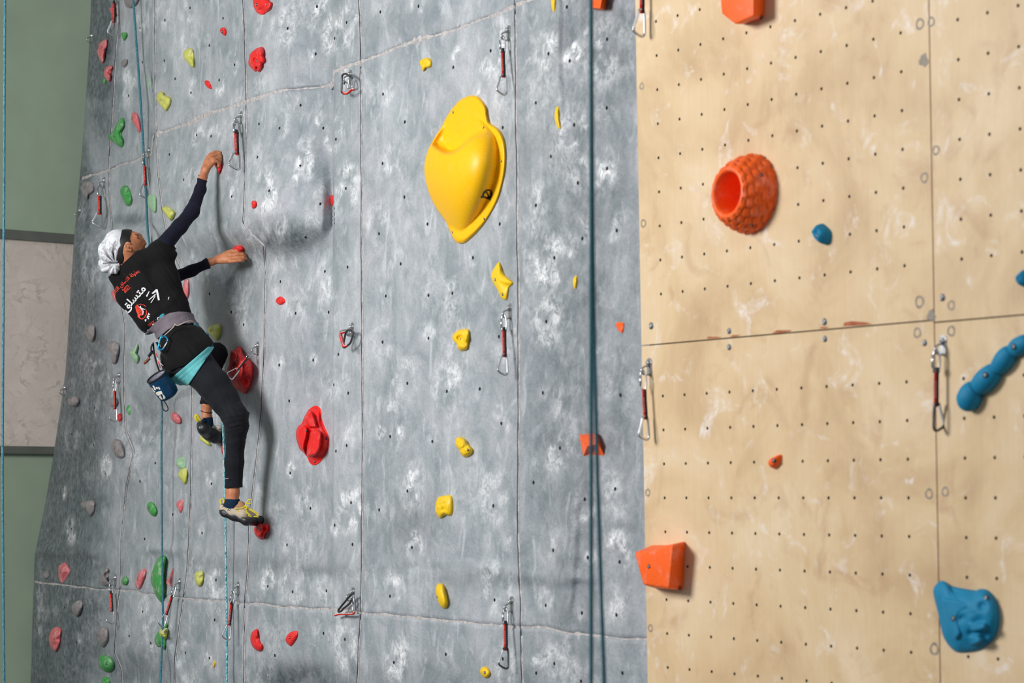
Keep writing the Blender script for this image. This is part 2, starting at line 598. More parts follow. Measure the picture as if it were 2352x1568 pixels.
HOLE_UV = np.array([GREY.uv(x, y) for x, y in HOLES])
rng = np.random.RandomState(4)
_chalk_amp = 0.28 + 0.95 * rng.rand(len(HOLES)) ** 1.8
_chalk_r = 0.020 + 0.060 * rng.rand(len(HOLES)) ** 1.5
_chalk_dx = rng.uniform(-0.03, 0.03, len(HOLES)); _chalk_dy = rng.uniform(-0.03, 0.05, len(HOLES))
EXTRA_CHALK = [(420, 70, 60, 0.7), (600, 210, 40, .5), (950, 1110, 34, 1.3), (905, 1345, 30, 1.2), (1175, 1240, 20, .6), (1385, 390, 30, 1.0), (1270, 575, 30, 1.0), (1222, 455, 28, .9), (1270, 1255, 26, 1.0), (700, 1150, 40, .7), (690, 370, 30, .9), (900, 375, 34, .9), (1235, 120, 26, .8), (470, 640, 30, .6), (440, 400, 30, .5), (1100, 215, 10, 1.0), (600, 860, 18, .6), (745, 1360, 40, .6), (640, 1180, 30, .5), (1410, 1390, 26, .9), (1400, 1120, 26, .8), (1380, 810, 18, .9), (940, 1250, 26, .7), (925, 1490, 26, .9), (770, 900, 26, .6), (840, 190, 20, .5), (1030, 880, 26, .8), (1170, 970, 20, .8), (440, 590, 36, .5), (400, 1000, 46, .5), (400, 1100, 36, .4)]
EX_UV = np.array([GREY.uv(a, b) + (c / 520.0, d) for a, b, c, d in EXTRA_CHALK])


def chalk_at(u, v):
    c = np.zeros_like(u)
    n1 = fbm(u * 13, v * 17, 51, 4)
    n2 = fbm(u * 20, v * 22, 53, 4)
    for (hu, hv), a, r, dx, dy in zip(HOLE_UV, _chalk_amp, _chalk_r, _chalk_dx, _chalk_dy):
        du = (u - hu - dx) / 1.25; dv = (v - hv - dy) / 1.0
        m = np.abs(du) < 0.3
        if not m.any(): continue
        d = np.sqrt(du * du + dv * dv)
        ringv = np.exp(-((d - r * 0.9) / (r * 0.7)) ** 2)
        c = np.maximum(c, a * ringv * np.clip((n1 - 0.40) * 5.0, 0, 1))
    for hu, hv, r, a in EX_UV:
        d = np.hypot((u - hu) / 1.5, (v - hv) / 1.2)
        c = np.maximum(c, a * np.exp(-(d / r) ** 2) * np.clip((n2 - 0.42) * 5.0, 0, 1))
    c = np.maximum(c, 0.45 * np.clip((fbm(u * 3.4, v * 3.0, 57, 4) - 0.56) * 5, 0, 1) * np.clip((n2 - 0.35) * 3, 0, 1))
    return np.clip(c, 0, 1)


STAIN_SHADES = [(650, 545, 120, 45, 0.9), (520, 590, 70, 60, 0.55), (560, 660, 50, 90, 0.45), (305, 505, 45, 14, 0.8), (360, 960, 60, 70, 0.5), (690, 1560, 110, 40, 0.9), (290, 1540, 90, 50, 0.6), (165, 900, 90, 480, 1.4), (120, 1400, 120, 280, 1.5), (228, 60, 42, 280, 1.4), (188, 480, 26, 220, 1.2), (200, 1200, 60, 120, 0.5), (225, 620, 50, 60, 0.5), (950, 1210, 60, 80, 0.45), (1290, 1250, 60, 300, 0.45), (1345, 750, 160, 1000, 0.58), (1380, 60, 160, 260, 0.65), (1240, 100, 50, 200, 0.45), (600, 1300, 200, 25, 0.35), (740, 420, 30, 120, 0.45), (1440, 1200, 25, 500, 0.4), (1000, 1560, 500, 60, 0.35), (1150, 1330, 160, 25, 0.4), (900, 60, 250, 60, 0.2)]  # paint blotches plus shade painted into hollows and the wall's dim ends


def stain_shade_at(px, py):
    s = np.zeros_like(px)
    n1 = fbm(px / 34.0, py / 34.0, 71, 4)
    for x, y, rx, ry, a in STAIN_SHADES:
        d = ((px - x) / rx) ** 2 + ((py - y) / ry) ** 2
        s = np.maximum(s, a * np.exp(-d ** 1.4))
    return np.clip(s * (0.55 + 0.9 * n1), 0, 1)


def uneven(length, step, edge=0.004):
    n = max(4, int(length / step))
    t = np.linspace(0, 1, n + 1)
    e = edge / max(length, 1e-3)
    return np.concatenate([[0, e], t[1:-1], [1 - e, 1]])


wall_l = link('wall_left', mesh_from('wall_left', [
    tuple(GREY.P(u, v, h)) for u in (-4.95, 0.02) for v in (VB, VT) for h in (-0.75, -0.70)],
    [(0, 1, 3, 2), (4, 6, 7, 5), (0, 4, 5, 1), (2, 3, 7, 6), (0, 2, 6, 4), (1, 5, 7, 3)]), None, MAT['board'])
tag(wall_l, kind='structure')
wall_l['label'] = 'grey painted cement climbing wall with joints, bolt holes and chalk smears'
GREY_BVH = []
for k in range(6):
    for j in range(3):
        vm = np.linspace(ROWS[j], ROWS[j + 1], 40)
        wid = float(np.mean(seam_u(ORDER[k + 1], vm) - seam_u(ORDER[k], vm)))
        ss = uneven(wid, 0.010); tt = uneven(ROWS[j + 1] - ROWS[j], 0.010)
        S, T = np.meshgrid(ss, tt)
        v = ROWS[j] + (ROWS[j + 1] - ROWS[j]) * T
        for _ in range(2):
            uL = seam_u(ORDER[k], v); uR = seam_u(ORDER[k + 1], v)
            u = uL + (uR - uL) * S
            v = row_v(j, u) * (1 - T) + row_v(j + 1, u) * T
        px, py = GREY.px(u, v)
        h = relief(px, py, u, v)
        # rounded, sunken margins along the joints
        eu = np.minimum(S, 1 - S) * (uR - uL); ev = np.minimum(T, 1 - T) * (ROWS[j + 1] - ROWS[j])
        if k == 0:   # free end of the wall: the skin turns back
            eu = (1 - S) * (uR - uL)
            d0 = S * (uR - uL)
            h = h - 0.22 * np.clip(1 - d0 / 0.012, 0, 1) ** 2
        if k == 5:
            eu = S * (uR - uL)
        e = np.minimum(eu, ev)
        h = h - 0.012 * np.exp(-(e / 0.0045) ** 2)
        # the relief is measured along the sight line so that the joints stay where they are
        p0 = GREY.o[None, None, :] + u[..., None] * GREY.u + v[..., None] * GREY.v
        dr = p0 - np.array([0, 0, ZC]); dr /= dr[..., 1:2]
        co = p0 + dr * (h / (dr @ GREY.n))[..., None]
        nv, nu = S.shape
        idx = np.arange(nv * nu).reshape(nv, nu)
        quads = np.stack([idx[:-1, :-1], idx[:-1, 1:], idx[1:, 1:], idx[1:, :-1]], -1).reshape(-1, 4)
        me = fast_mesh('panel', co.reshape(-1, 3), quads)
        a = me.attributes.new('chalk', 'FLOAT', 'POINT'); a.data.foreach_set('value', chalk_at(u, v).ravel().astype(np.float32))
        a = me.attributes.new('stain_shade', 'FLOAT', 'POINT'); a.data.foreach_set('value', stain_shade_at(px, py).ravel().astype(np.float32))
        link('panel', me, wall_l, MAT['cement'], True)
        b = BVHTree.FromPolygons(co.reshape(-1, 3).tolist(), quads.tolist())
        GREY_BVH.append(b)


def grey_hit(u, v):
    """surface point of the cement wall above base coordinates (u, v)"""
    o = Vector(GREY.P(u, v, 0.6)); d = Vector(-GREY.n)
    best = None
    for b in GREY_BVH:
        h = b.ray_cast(o, d)
        if h[0] is not None and (best is None or h[3] < best[3]):
            best = h
    return best


# joint filler: ragged beads of mortar along every joint
def bead(pts_uv, w, thick, seed):
    path = []; rad = []
    for i, (u, v) in enumerate(pts_uv):
        bx, by = GREY.px(float(u), float(v))
        h = None
        for dx in (2.2, -2.2, 3.5, -3.5):
            g = cast(GREY_BVH, bx + dx, by + dx * 0.3)
            if g is not None and (h is None or g[3] < h[3] - 0.05): h = g
        if h is None: continue
        dd = Vector(ray(bx, by)); q = CAMP + dd * (h[0].y / dd.y) - Vector(GREY.n) * 0.003
        if path and (q - path[-1]).length > 0.15: break
        path.append(q)
        rad.append(w * (0.35 + 1.3 * float(fbm(np.array(u * 31.0 + v * 31.0), np.array(seed * 3.3), seed, 4))))
    if len(path) < 3: return None
    return tube_data(path, rad, 8, False, thick, up=tuple(GREY.n))


sd = 0
for k in range(1, 6):
    for j in range(3):
        vs = np.arange(ROWS[j] + 0.012, ROWS[j + 1] - 0.012, 0.022)
        us = seam_u(ORDER[k], vs)
        sd += 1
        us2 = us + 0.002 * (fbm(vs * 30, vs * 0 + sd, 5, 2) - 0.5)
        t = bead(list(zip(us2, vs)), 0.0058, 0.5, sd)
        if t: MB().add(t).build('seam_filler', MAT['filler'], wall_l)
for j in (1, 2):
    for k in range(6):
        v0 = ROWS[j]
        us = np.arange(float(seam_u(ORDER[k], v0)) + 0.004, float(seam_u(ORDER[k + 1], v0)) - 0.002, 0.013)
        if len(us) < 3: continue
        vs = row_v(j, us) + 0.008 * (fbm(us * 22, us * 0 + j, 6, 3) - 0.5)
        sd += 1
        t = bead(list(zip(us, vs)), 0.021 if k > 1 else 0.010, 0.22, sd)
        if t: MB().add(t).build('seam_filler', MAT['filler'], wall_l)

# bolt holes: dark sockets with a thin worn rim, joined (under ten pixels each)
mb = MB()
for (px, py) in HOLES:
    h = cast(GREY_BVH, px, py)
    if h is None: continue
    nrm = h[1] if h[1].dot(Vector(GREY.n)) > 0 else -h[1]
    nrm = (nrm + Vector(GREY.n)).normalized()
    M = Matrix.Translation(h[0]) @ nrm.to_track_quat('Z', 'Y').to_matrix().to_4x4()
    r = 0.0074
    mb.lathe(M, [(r * 1.0, -0.004), (r * 1.0, 0.0012), (r * 0.85, 0.0014), (r * 0.8, 0.0008)], 12, 0)
o = mb.build('bolt_holes', MAT['dark'], wall_l, False)
o['kind'] = 'stuff'


# ------------------------------------------------------------------ plywood wall
def ply_mat():
    m, nt, b = new_mat('birch_plywood')
    tc = N(nt, 'ShaderNodeTexCoord').outputs['Object']
    big = noise_tex(nt, tc, 2.2, 5, 0.6, 0.5)
    mp = N(nt, 'ShaderNodeMapping'); mp.inputs['Scale'].default_value = (26, 26, 2.0)
    nt.links.new(tc, mp.inputs[0])
    grain = noise_tex(nt, mp.outputs[0], 3.0, 6, 0.65, 0.3)
    c = ramp(nt, big, [(0.28, srgb(190, 160, 122)), (0.5, srgb(213, 186, 147)), (0.72, srgb(224, 202, 170))])
    g = ramp(nt, grain, [(0.3, (0.93, 0.90, 0.85)), (0.6, (1, 1, 1))])
    c = mixc(nt, 0.6, c, mixc(nt, 1.0, c, g, 'MULTIPLY'))
    # rubbed-in dirt and chalk
    d = noise_tex(nt, tc, 5.0, 5, 0.6, 0.8)
    c = mixc(nt, math_n(nt, 'MULTIPLY', ramp(nt, d, [(0.55, (0, 0, 0)), (0.75, (1, 1, 1))]), 0.55), c, srgb(170, 130, 94))
    w1 = noise_tex(nt, tc, 6.5, 5, 0.62, 1.2)
    w2 = noise_tex(nt, tc, 34, 5, 0.7, 0.4)
    wk = math_n(nt, 'MULTIPLY', ramp(nt, w1, [(0.575, (0, 0, 0)), (0.70, (1, 1, 1))]), ramp(nt, w2, [(0.35, (0, 0, 0)), (0.65, (1, 1, 1))]))
    c = mixc(nt, math_n(nt, 'MULTIPLY', wk, 0.8), c, srgb(236, 230, 228))
    nt.links.new(c, b.inputs['Base Color'])
    b.inputs['Roughness'].default_value = 0.5
    b.inputs['Specular IOR Level'].default_value = 0.4
    bump(nt, b, grain, 0.12, 0.004)
    return m


MAT['ply'] = ply_mat()
MAT['plyedge'] = simple('veneer_core', srgb(166, 92, 58), 0.8, var=0.3, vscale=60)
MAT['washer'] = simple('washer_stain', srgb(138, 128, 116), 0.6, 0.0, var=0.3, vscale=120)


def wu(i): return i * DU
def wv(r): return (14 - r) * D


wall_r = link('wall_right', mesh_from('wall_right', [
    tuple(WOOD.P(u, v, h)) for u in (wu(-0.9), wu(23)) for v in (-1.72, wv(-2.4)) for h in (-0.05, -0.03)],
    [(0, 1, 3, 2), (4, 6, 7, 5), (0, 4, 5, 1), (2, 3, 7, 6), (0, 2, 6, 4), (1, 5, 7, 3)]), None, MAT['board'])
tag(wall_r, kind='structure')
wall_r['label'] = 'pale plywood climbing wall of large panels drilled with rows of bolt holes'


def ply_panel(i0, i1, r0, r1, cols, rows):
    """sheet with real drilled holes, i along the wall, r downwards"""
    g = 0.0022
    us = [wu(i0) + g] + [wu(c - 0.5) for c in cols] + [wu(cols[-1] + 0.5)] + [wu(i1) - g]
    vs = [wv(r0) - g] + [wv(r - 0.5) for r in rows] + [wv(rows[-1] + 0.5)] + [wv(r1) + g]
    verts = []; faces = []; mi = []
    cache = {}

    def V(u, v, h=0.0):
        key = (round(u, 5), round(v, 5), round(h, 5))
        if key not in cache:
            cache[key] = len(verts); verts.append(tuple(WOOD.P(u, v, h)))
        return cache[key]
    R = 0.0058; NS = 12
    for a in range(len(us) - 1):
        for bq in range(len(vs) - 1):
            ua, ub, va, vb = us[a], us[a + 1], vs[bq], vs[bq + 1]
            hole = 1 <= a <= len(cols) and 1 <= bq <= len(rows)
            if not hole:
                faces.append((V(ua, vb), V(ub, vb), V(ub, va), V(ua, va))); mi.append(0)
                continue
            cu, cv = wu(cols[a - 1]), wv(rows[bq - 1])
            ring = []; deep = []
            for k in range(NS):
                an = 2 * math.pi * (k + 0.5) / NS
                x, y = cu + R * math.cos(an), cv + R * math.sin(an)
                ring.append(V(x, y)); deep.append(V(x, y, -0.016))
            corners = {0: V(ub, va), 1: V(ua, va), 2: V(ua, vb), 3: V(ub, vb)}   # quadrants from +u+v ccw
            q = NS // 4
            for k in range(4):
                idx = [(k * q + t) % NS for t in range(q)]
                for t in range(q - 1):
                    faces.append((corners[k], ring[idx[t + 1]], ring[idx[t]])); mi.append(0)
                nx = (k + 1) % 4
                faces.append((corners[k], corners[nx], ring[((k + 1) * q) % NS], ring[idx[-1]])); mi.append(0)
            for k in range(NS):
                k2 = (k + 1) % NS
                faces.append((ring[k], ring[k2], deep[k2], deep[k])); mi.append(1)
            faces.append(tuple(deep)); mi.append(1)
    # edges of the sheet
    t = 0.018
    cs = [(us[0], vs[0]), (us[-1], vs[0]), (us[-1], vs[-1]), (us[0], vs[-1])]
    for k in range(4):
        (a, b2), (c, d) = cs[k], cs[(k + 1) % 4]
        faces.append((V(a, b2), V(c, d), V(c, d, -t), V(a, b2, -t))); mi.append(2)
    me = mesh_from('panel', verts, faces)
    me.polygons.foreach_set('material_index', mi)
    return link('panel', me, wall_r, [MAT['ply'], MAT['dark'], MAT['plyedge']], False)


RS = 9.47
up_rows = list(range(-2, 9)); lo_rows = list(range(11, 21))
ply_panel(-0.98, 11.02, -2.5, RS, list(range(0, 11)), up_rows)
ply_panel(-0.98, 11.02, RS, 21.4, list(range(0, 11)), lo_rows)
ply_panel(11.02, 23, -2.5, RS + 0.06, list(range(12, 22)), up_rows)
ply_panel(11.02, 23, RS + 0.06, 21.4, list(range(12, 22)), lo_rows)


def wood_pt(px, py, h=0.0):
    u, v = WOOD.uv(px, py, h)
    return WOOD.P(u, v, h)


def wood_decal(name, pts_px, mat, h=0.0006, thick=0.0006):
    top = [Vector(wood_pt(x, y)) + Vector(WOOD.n) * h for x, y in pts_px]
    n = len(top)
    bot = [p - Vector(WOOD.n) * thick * 2 for p in top]
    f = [tuple(range(n))] + [(k, n + k, n + (k + 1) % n, (k + 1) % n) for k in range(n)]
    me = mesh_from(name, top + bot, f)
    return link(name, me, wall_r, mat, False)


for cx, cy, rx, ry in [(2113, 55, 8, 13), (2139, 50, 8, 11), (2150, 345, 8, 11), (2123, 408, 9, 12), (2134, 1134, 9, 12), (2171, 1129, 9, 11), (2146, 1490, 9, 14), (1488, 1131, 5, 10), (1494, 1442, 6, 10), (1478, 513, 6, 11), (1474, 198, 5, 9), (2185, 701, 9, 11), (2185, 760, 9, 12), (2107, 764, 8, 12), (2112, 693, 11, 14)]:
    # grey rings rubbed in by washers
    nseg = 24; vs = []; fs = []
    c = Vector(wood_pt(cx, cy)); R = ry / 690.0
    for k in range(nseg):
        a = 2 * math.pi * k / nseg
        for rr, hh in ((R * (1 + 0.06 * math.sin(3 * a + cx)), 0.0005), (R * 0.62, 0.0005)):
            vs.append(c + Vector(WOOD.u) * (rr * math.cos(a)) + Vector(WOOD.v) * (rr * math.sin(a)) + Vector(WOOD.n) * hh)
    for k in range(nseg):
        a, b2 = 2 * k, 2 * ((k + 1) % nseg)
        fs.append((a, b2, b2 + 1, a + 1))
    link('washer_mark', mesh_from('washer_mark', vs, fs), wall_r, MAT['washer'], False)
for cx, cy, r in [(2122, 138, 13), (2139, 724, 12)]:
    pts = [(cx + r * 0.8 * math.cos(a) * (1 + .25 * math.sin(3 * a)), cy + r * 1.15 * math.sin(a) * (1 + .2 * math.cos(5 * a))) for a in np.linspace(0, 2 * math.pi, 20)[:-1]]
    wood_decal('scuff_patch', pts, MAT['washer'])
for pts in [[(1624, 777), (1626, 773), (1645, 773), (1659, 774), (1640, 777)], [(1676, 773), (1684, 769), (1703, 769), (1690, 773)],
            [(1774, 765), (1784, 758), (1818, 758), (1816, 761), (1795, 764)], [(1882, 754), (1888, 750), (1904, 751), (1898, 754)],
            [(1937, 749), (1939, 741), (1955, 737), (1990, 740), (2003, 744), (1975, 747)]]:
    wood_decal('veneer_chip', pts, MAT['plyedge'])
for cx, cy, r in [(1496, 748, 0.011), (1894, 739, 0.010), (1675, 760, 0.009), (1675, 797, 0.009), (1895, 778, 0.009), (2124, 787, 0.009), (2165, 683, 0.010)]:
    p = Vector(wood_pt(cx, cy))
    M = Matrix.Translation(p) @ Vector(WOOD.n).to_track_quat('Z', 'Y').to_matrix().to_4x4()
    MB().lathe(M, [(r * 1.2, -0.004), (r * 1.2, 0.0015), (r * 0.8, 0.0018), (r * 0.75, 0.006), (r * 0.45, 0.0065), (r * 0.4, 0.003)], 14).build('panel_bolt', MAT['steel'], wall_r)

# ------------------------------------------------------------------ hall wall behind, floor, ceiling
MAT['green'] = simple('green_emulsion', srgb(168, 186, 162), 0.7, var=0.06, vscale=3, bmp=0.05, bscale=60)
MAT['greentrim'] = simple('grey_green_trim', srgb(104, 108, 100), 0.6, var=0.1, vscale=8)


def marble():
    m, nt, b = new_mat('veined_marble')
    v = mapped(nt, (1, 1, 1))
    n1 = noise_tex(nt, v, 2.2, 8, 0.62, 2.6)
    n2 = noise_tex(nt, v, 6, 6, 0.7, 1.0)
    line = math_n(nt, 'ABSOLUTE', math_n(nt, 'SUBTRACT', n1, 0.5))
    vein = ramp(nt, line, [(0.0, (1, 1, 1)), (0.035, (0, 0, 0))])
    base = ramp(nt, n2, [(0.3, srgb(222, 208, 196)), (0.7, srgb(238, 226, 214))])
    c = mixc(nt, math_n(nt, 'MULTIPLY', vein, math_n(nt, 'MULTIPLY', ramp(nt, n2, [(0.42, (0, 0, 0)), (0.62, (1, 1, 1))]), 0.55)), base, srgb(150, 136, 122))
    nt.links.new(c, b.inputs['Base Color'])
    b.inputs['Roughness'].default_value = 0.3
    return m


MAT['marble'] = marble()
BACK = Plane((W(165, HY, 15.6).x, 15.6, ZC), -math.radians(38.0))
def back_box(name, v0, v1, u0, u1, h0, h1, mat):
    vs = [tuple(BACK.P(u, v, h)) for u in (u0, u1) for v in (v0, v1) for h in (h0, h1)]
    return link(name, mesh_from(name, vs, [(0, 1, 3, 2), (4, 6, 7, 5), (0, 4, 5, 1), (2, 3, 7, 6), (0, 2, 6, 4), (1, 5, 7, 3)]), None, mat, False)


def bv(px, py):
    return BACK.uv(px, py)[1]


wb = back_box('wall_back', -ZC, 5.2, -5.5, 2.5, -0.12, 0.0, MAT['green'])
tag(wb, 'pale green painted hall wall beyond the climbing wall', kind='structure')
v_hi0, v_hi1 = bv(90, 555), bv(90, 538)
v_lo0, v_lo1 = bv(70, 1042), bv(70, 1025)
mp_ = back_box('trim_1', v_lo1, v_hi0, -5.5, 2.5, 0.0, 0.02, MAT['marble'])
tag(mp_, 'veined beige marble band across the green wall', kind='structure')
t1 = back_box('trim_2', v_hi0, v_hi1 + 0.012, -5.5, 2.5, 0.0, 0.045, MAT['greentrim'])
tag(t1, 'grey trim strip above the marble band', kind='structure')
t2 = back_box('trim_3', v_lo0, v_lo1, -5.5, 2.5, 0.0, 0.045, MAT['greentrim'])
tag(t2, 'dark trim strip below the marble band', kind='structure')
MAT['mat_floor'] = simple('grey_crash_matting', srgb(88, 92, 98), 0.8, var=0.1, vscale=2)
fl = link('floor', mesh_from('floor', [(-14, -6, -0.02), (10, -6, -0.02), (10, 19, -0.02), (-14, 19, -0.02), (-14, -6, -0.2), (10, -6, -0.2), (10, 19, -0.2), (-14, 19, -0.2)],
                            [(0, 1, 2, 3), (7, 6, 5, 4), (0, 4, 5, 1), (1, 5, 6, 2), (2, 6, 7, 3), (3, 7, 4, 0)]), None, MAT['mat_floor'])
tag(fl, 'grey matted hall floor', kind='structure')
# ================================================================== holds
MAT['red'] = hold_mat('red_resin', srgb(230, 38, 38), 0.12)
MAT['redchalk'] = hold_mat('chalky_red_resin', srgb(212, 36, 40), 0.25, 0.6)
MAT['pink'] = hold_mat('faded_pink_resin', srgb(214, 108, 114), 0.55)
MAT['green'+'_hold'] = hold_mat('green_resin', srgb(70, 156, 78), 0.5)
MAT['palegreen'] = hold_mat('pale_green_resin', srgb(150, 190, 150), 0.5)
MAT['lime'] = hold_mat('lime_yellow_resin', srgb(200, 202, 96), 0.85)
MAT['yellow'] = hold_mat('yellow_resin', srgb(238, 196, 26), 0.10)
MAT['bigyellow'] = hold_mat('smooth_yellow_shell', srgb(252, 190, 8), 0.03, 0.42)
MAT['orange'] = hold_mat('orange_resin', srgb(246, 98, 26), 0.14)
MAT['blue'] = hold_mat('blue_resin', srgb(4, 124, 166), 0.02, 0.65)
MAT['greyhold'] = hold_mat('grey_resin', srgb(136, 129, 131), 0.4)
MAT['bolt_dark'] = simple('bolt_recess', srgb(30, 24, 24), 0.7, var=0.2)
MAT['logo'] = simple('black_print', srgb(24, 20, 18), 0.5, var=0.1)
BOLTM = [MAT['bolt_dark'], MAT['steel']]


def wall_frame(wall):
    return (WOOD, None) if wall == 'w' else (GREY, GREY_BVH)


def anchor(px, py, wall):
    """point where the sight line meets the wall"""
    if wall == 'w':
        return np.array(wood_pt(px, py))
    h = cast(GREY_BVH, px, py)
    return np.array(h[0]) if h else GREY.P(*GREY.uv(px, py))


def plane_pt(px, py, origin, n, off=0.0):
    d = ray(px, py)
    o = origin + n * off - np.array([0, 0, ZC])
    t = o.dot(n) / d.dot(n)
    return d * t + np.array([0, 0, ZC])


def poly_dist(px, py, poly):
    """signed distance, positive inside"""
    P = np.array(poly, float); n = len(P)
    best = np.full(px.shape, 1e9); inside = np.zeros(px.shape, bool)
    for i in range(n):
        a = P[i]; b = P[(i + 1) % n]
        ab = b - a; L = ab.dot(ab) + 1e-9
        t = np.clip(((px - a[0]) * ab[0] + (py - a[1]) * ab[1]) / L, 0, 1)
        best = np.minimum(best, np.hypot(px - a[0] - t * ab[0], py - a[1] - t * ab[1]))
        cond = ((a[1] > py) != (b[1] > py))
        xi = (b[0] - a[0]) * (py - a[1]) / (b[1] - a[1] + 1e-12) + a[0]
        inside ^= cond & (px < xi)
    return np.where(inside, best, -best)


HSEED = [0]


def add_bolts(o, mesh, bolts, n, r=0.0075):
    if not bolts: return
    b = bvh_of(mesh)
    for (x, y) in bolts:
        h = cast([b], x, y)
        if h is None: continue
        nr = h[1] if h[1].dot(Vector(n)) > 0 else -h[1]
        nr = (nr * 0.5 + Vector(n)).normalized()
        M = Matrix.Translation(h[0]) @ nr.to_track_quat('Z', 'Y').to_matrix().to_4x4()
        mb = MB()
        mb.lathe(M, [(r, -0.004), (r, 0.0012), (r * 0.55, 0.0014)], 14, 0)
        mb.lathe(M @ Matrix.Translation((0.2 * r, 0, 0)), [(r * 0.55, 0.0008), (r * 0.55, 0.0028), (r * 0.3, 0.003), (r * 0.28, 0.001)], 10, 1)
        mb.build('bolt', BOLTM, o)


def hold(label, mat, c, pts, depth=0.03, wall='g', bolts=(), dents=(), lumps=(), prof='dome', rough=0.12, peak=None,
         segs=4, rings=12, fn=None, sharp=False, group=None, br=0.0075, name='climbing_hold', nk=None, direct=None):
    HSEED[0] += 1
    sd = HSEED[0]
    pl, _ = wall_frame(wall)
    n = pl.n
    P = cpx(c, pts)
    sc = crops(c)[2]
    P2 = [(q.x, q.y) for q in smooth_path([(x, y, 0) for x, y in P], segs, True)] if not sharp else P
    P2 = np.array(P2)
    xr = P2[:, 0].max(); xl = P2[:, 0].min()
    cx, cy = P2.mean(0)
    A = anchor(min(xr - 1, (cx + xr) / 2), cy, wall)
    if direct is None: direct = wall == 'g'
    if wall == 'g':
        # the plane of the wall right under the hold
        q = [cast(GREY_BVH, x, y) for x, y in list(P2[::2]) + [(cx, cy)]]
        q = np.array([g[0] for g in q if g is not None])
        if len(q) > 4:
            off = (q - GREY.o) @ GREY.n
            q = q[np.abs(off - np.median(off)) < 0.04]
        if len(q) > 4:
            A = q.mean(0)
            nn = np.linalg.svd(q - A)[2][2]
            if nn @ GREY.n < 0: nn = -nn
            if nn @ GREY.n > 0.80: n = nn
    S = F / A[1]
    a = max((xr - xl) / S, 1e-3)
    k = 2 / (1 + math.sqrt(1 + (1.7 * depth / a) ** 2)) if nk is None else nk
    if peak is not None:
        (cx, cy), = cpx(c, [peak])
    elif direct and fn is None and not lumps:
        cx -= 0.16 * (xr - xl)
    if direct and fn is None and not lumps: depth = depth * 0.62; dents = [(dx, dy, r, am * 0.75) for dx, dy, r, am in dents]
    t = np.linspace(0, 1, rings + 1) ** 1.0
    m = len(P2)
    X = P2[None, :, 0] * (1 - t[:-1, None]) + cx * t[:-1, None]
    Y = P2[None, :, 1] * (1 - t[:-1, None]) + cy * t[:-1, None]
    T = np.broadcast_to(t[:-1, None], X.shape)
    X = np.append(X.ravel(), cx); Y = np.append(Y.ravel(), cy); T = np.append(T.ravel(), 1.0)
    if prof == 'dome':
        H = depth * (1 - (1 - T) ** 2.4) ** 0.62
    elif prof == 'slab':
        H = depth * sst(0, 0.34, T) ** 0.8
    else:
        H = depth * T
    H = H + depth * rough * (fbm(X / (xr - xl) * 4.2, Y / (xr - xl) * 4.2, sd, 3) - 0.5) * 2 * sst(0, 0.25, T)
    if fn is not None:
        ox, oy, _s = crops(c)
        H = fn((X - ox) * _s, (Y - oy) * _s, T)
    for (x, y, r, am) in dents:
        (dx, dy), = cpx(c, [(x, y)])
        H = H + am * np.exp(-((X - dx) ** 2 + (Y - dy) ** 2) / (r / sc) ** 2) * sst(0, 0.2, T)
    for lp in lumps:
        poly, hh, w = lp[0], lp[1], lp[2]
        d = poly_dist(X, Y, [(q.x, q.y) for q in smooth_path([(x, y, 0) for x, y in cpx(c, poly)], 4, True)])
        H = np.maximum(H, hh * sst(0, w / sc, d) ** 0.7)
    if fn is None: H = np.maximum(H, 0.002)
    H[:m] = np.maximum(0.003, np.minimum(H[:m], 0.004))
    Xc = xr - (xr - X) * k
    if direct:      # relief modelled as seen: each point lies on its sight line
        base = np.array([plane_pt(x, y, A, n) for x, y in zip(X, Y)])
        co = np.array([plane_pt(x, y, A, n, hh) for x, y, hh in zip(X, Y, H)])
    else:
        base = np.array([plane_pt(x, y, A, n) for x, y in zip(Xc, Y)])
        co = base + H[:, None] * n
    skirt = base[:m] - n * 0.012
    V = np.vstack([skirt, co])
    faces = []
    for r in range(rings):
        for i in range(m):
            j = (i + 1) % m
            faces.append((r * m + i, r * m + j, (r + 1) * m + j, (r + 1) * m + i))
    last = rings * m
    for i in range(m):
        faces.append((last + i, last + (i + 1) % m, len(V) - 1))
    org = np.array(A)
    me = mesh_from(name, V - org, faces)
    bm = bmesh.new(); bm.from_mesh(me); bmesh.ops.recalc_face_normals(bm, faces=bm.faces); bm.to_mesh(me); bm.free()
    o = link(name, me, None, MAT[mat] if isinstance(mat, str) else mat, not sharp)
    o.location = Vector(org)
    tag(o, label, 'climbing hold', group or GROUPS.get(mat, None))
    if bolts:
        me2 = mesh_from('tmp', V, faces)
        add_bolts(o, me2, cpx(c, bolts), n, br)
        for ch in o.children:
            ch.data.transform(Matrix.Translation(-Vector(org)))
        bpy.data.meshes.remove(me2)
    return o


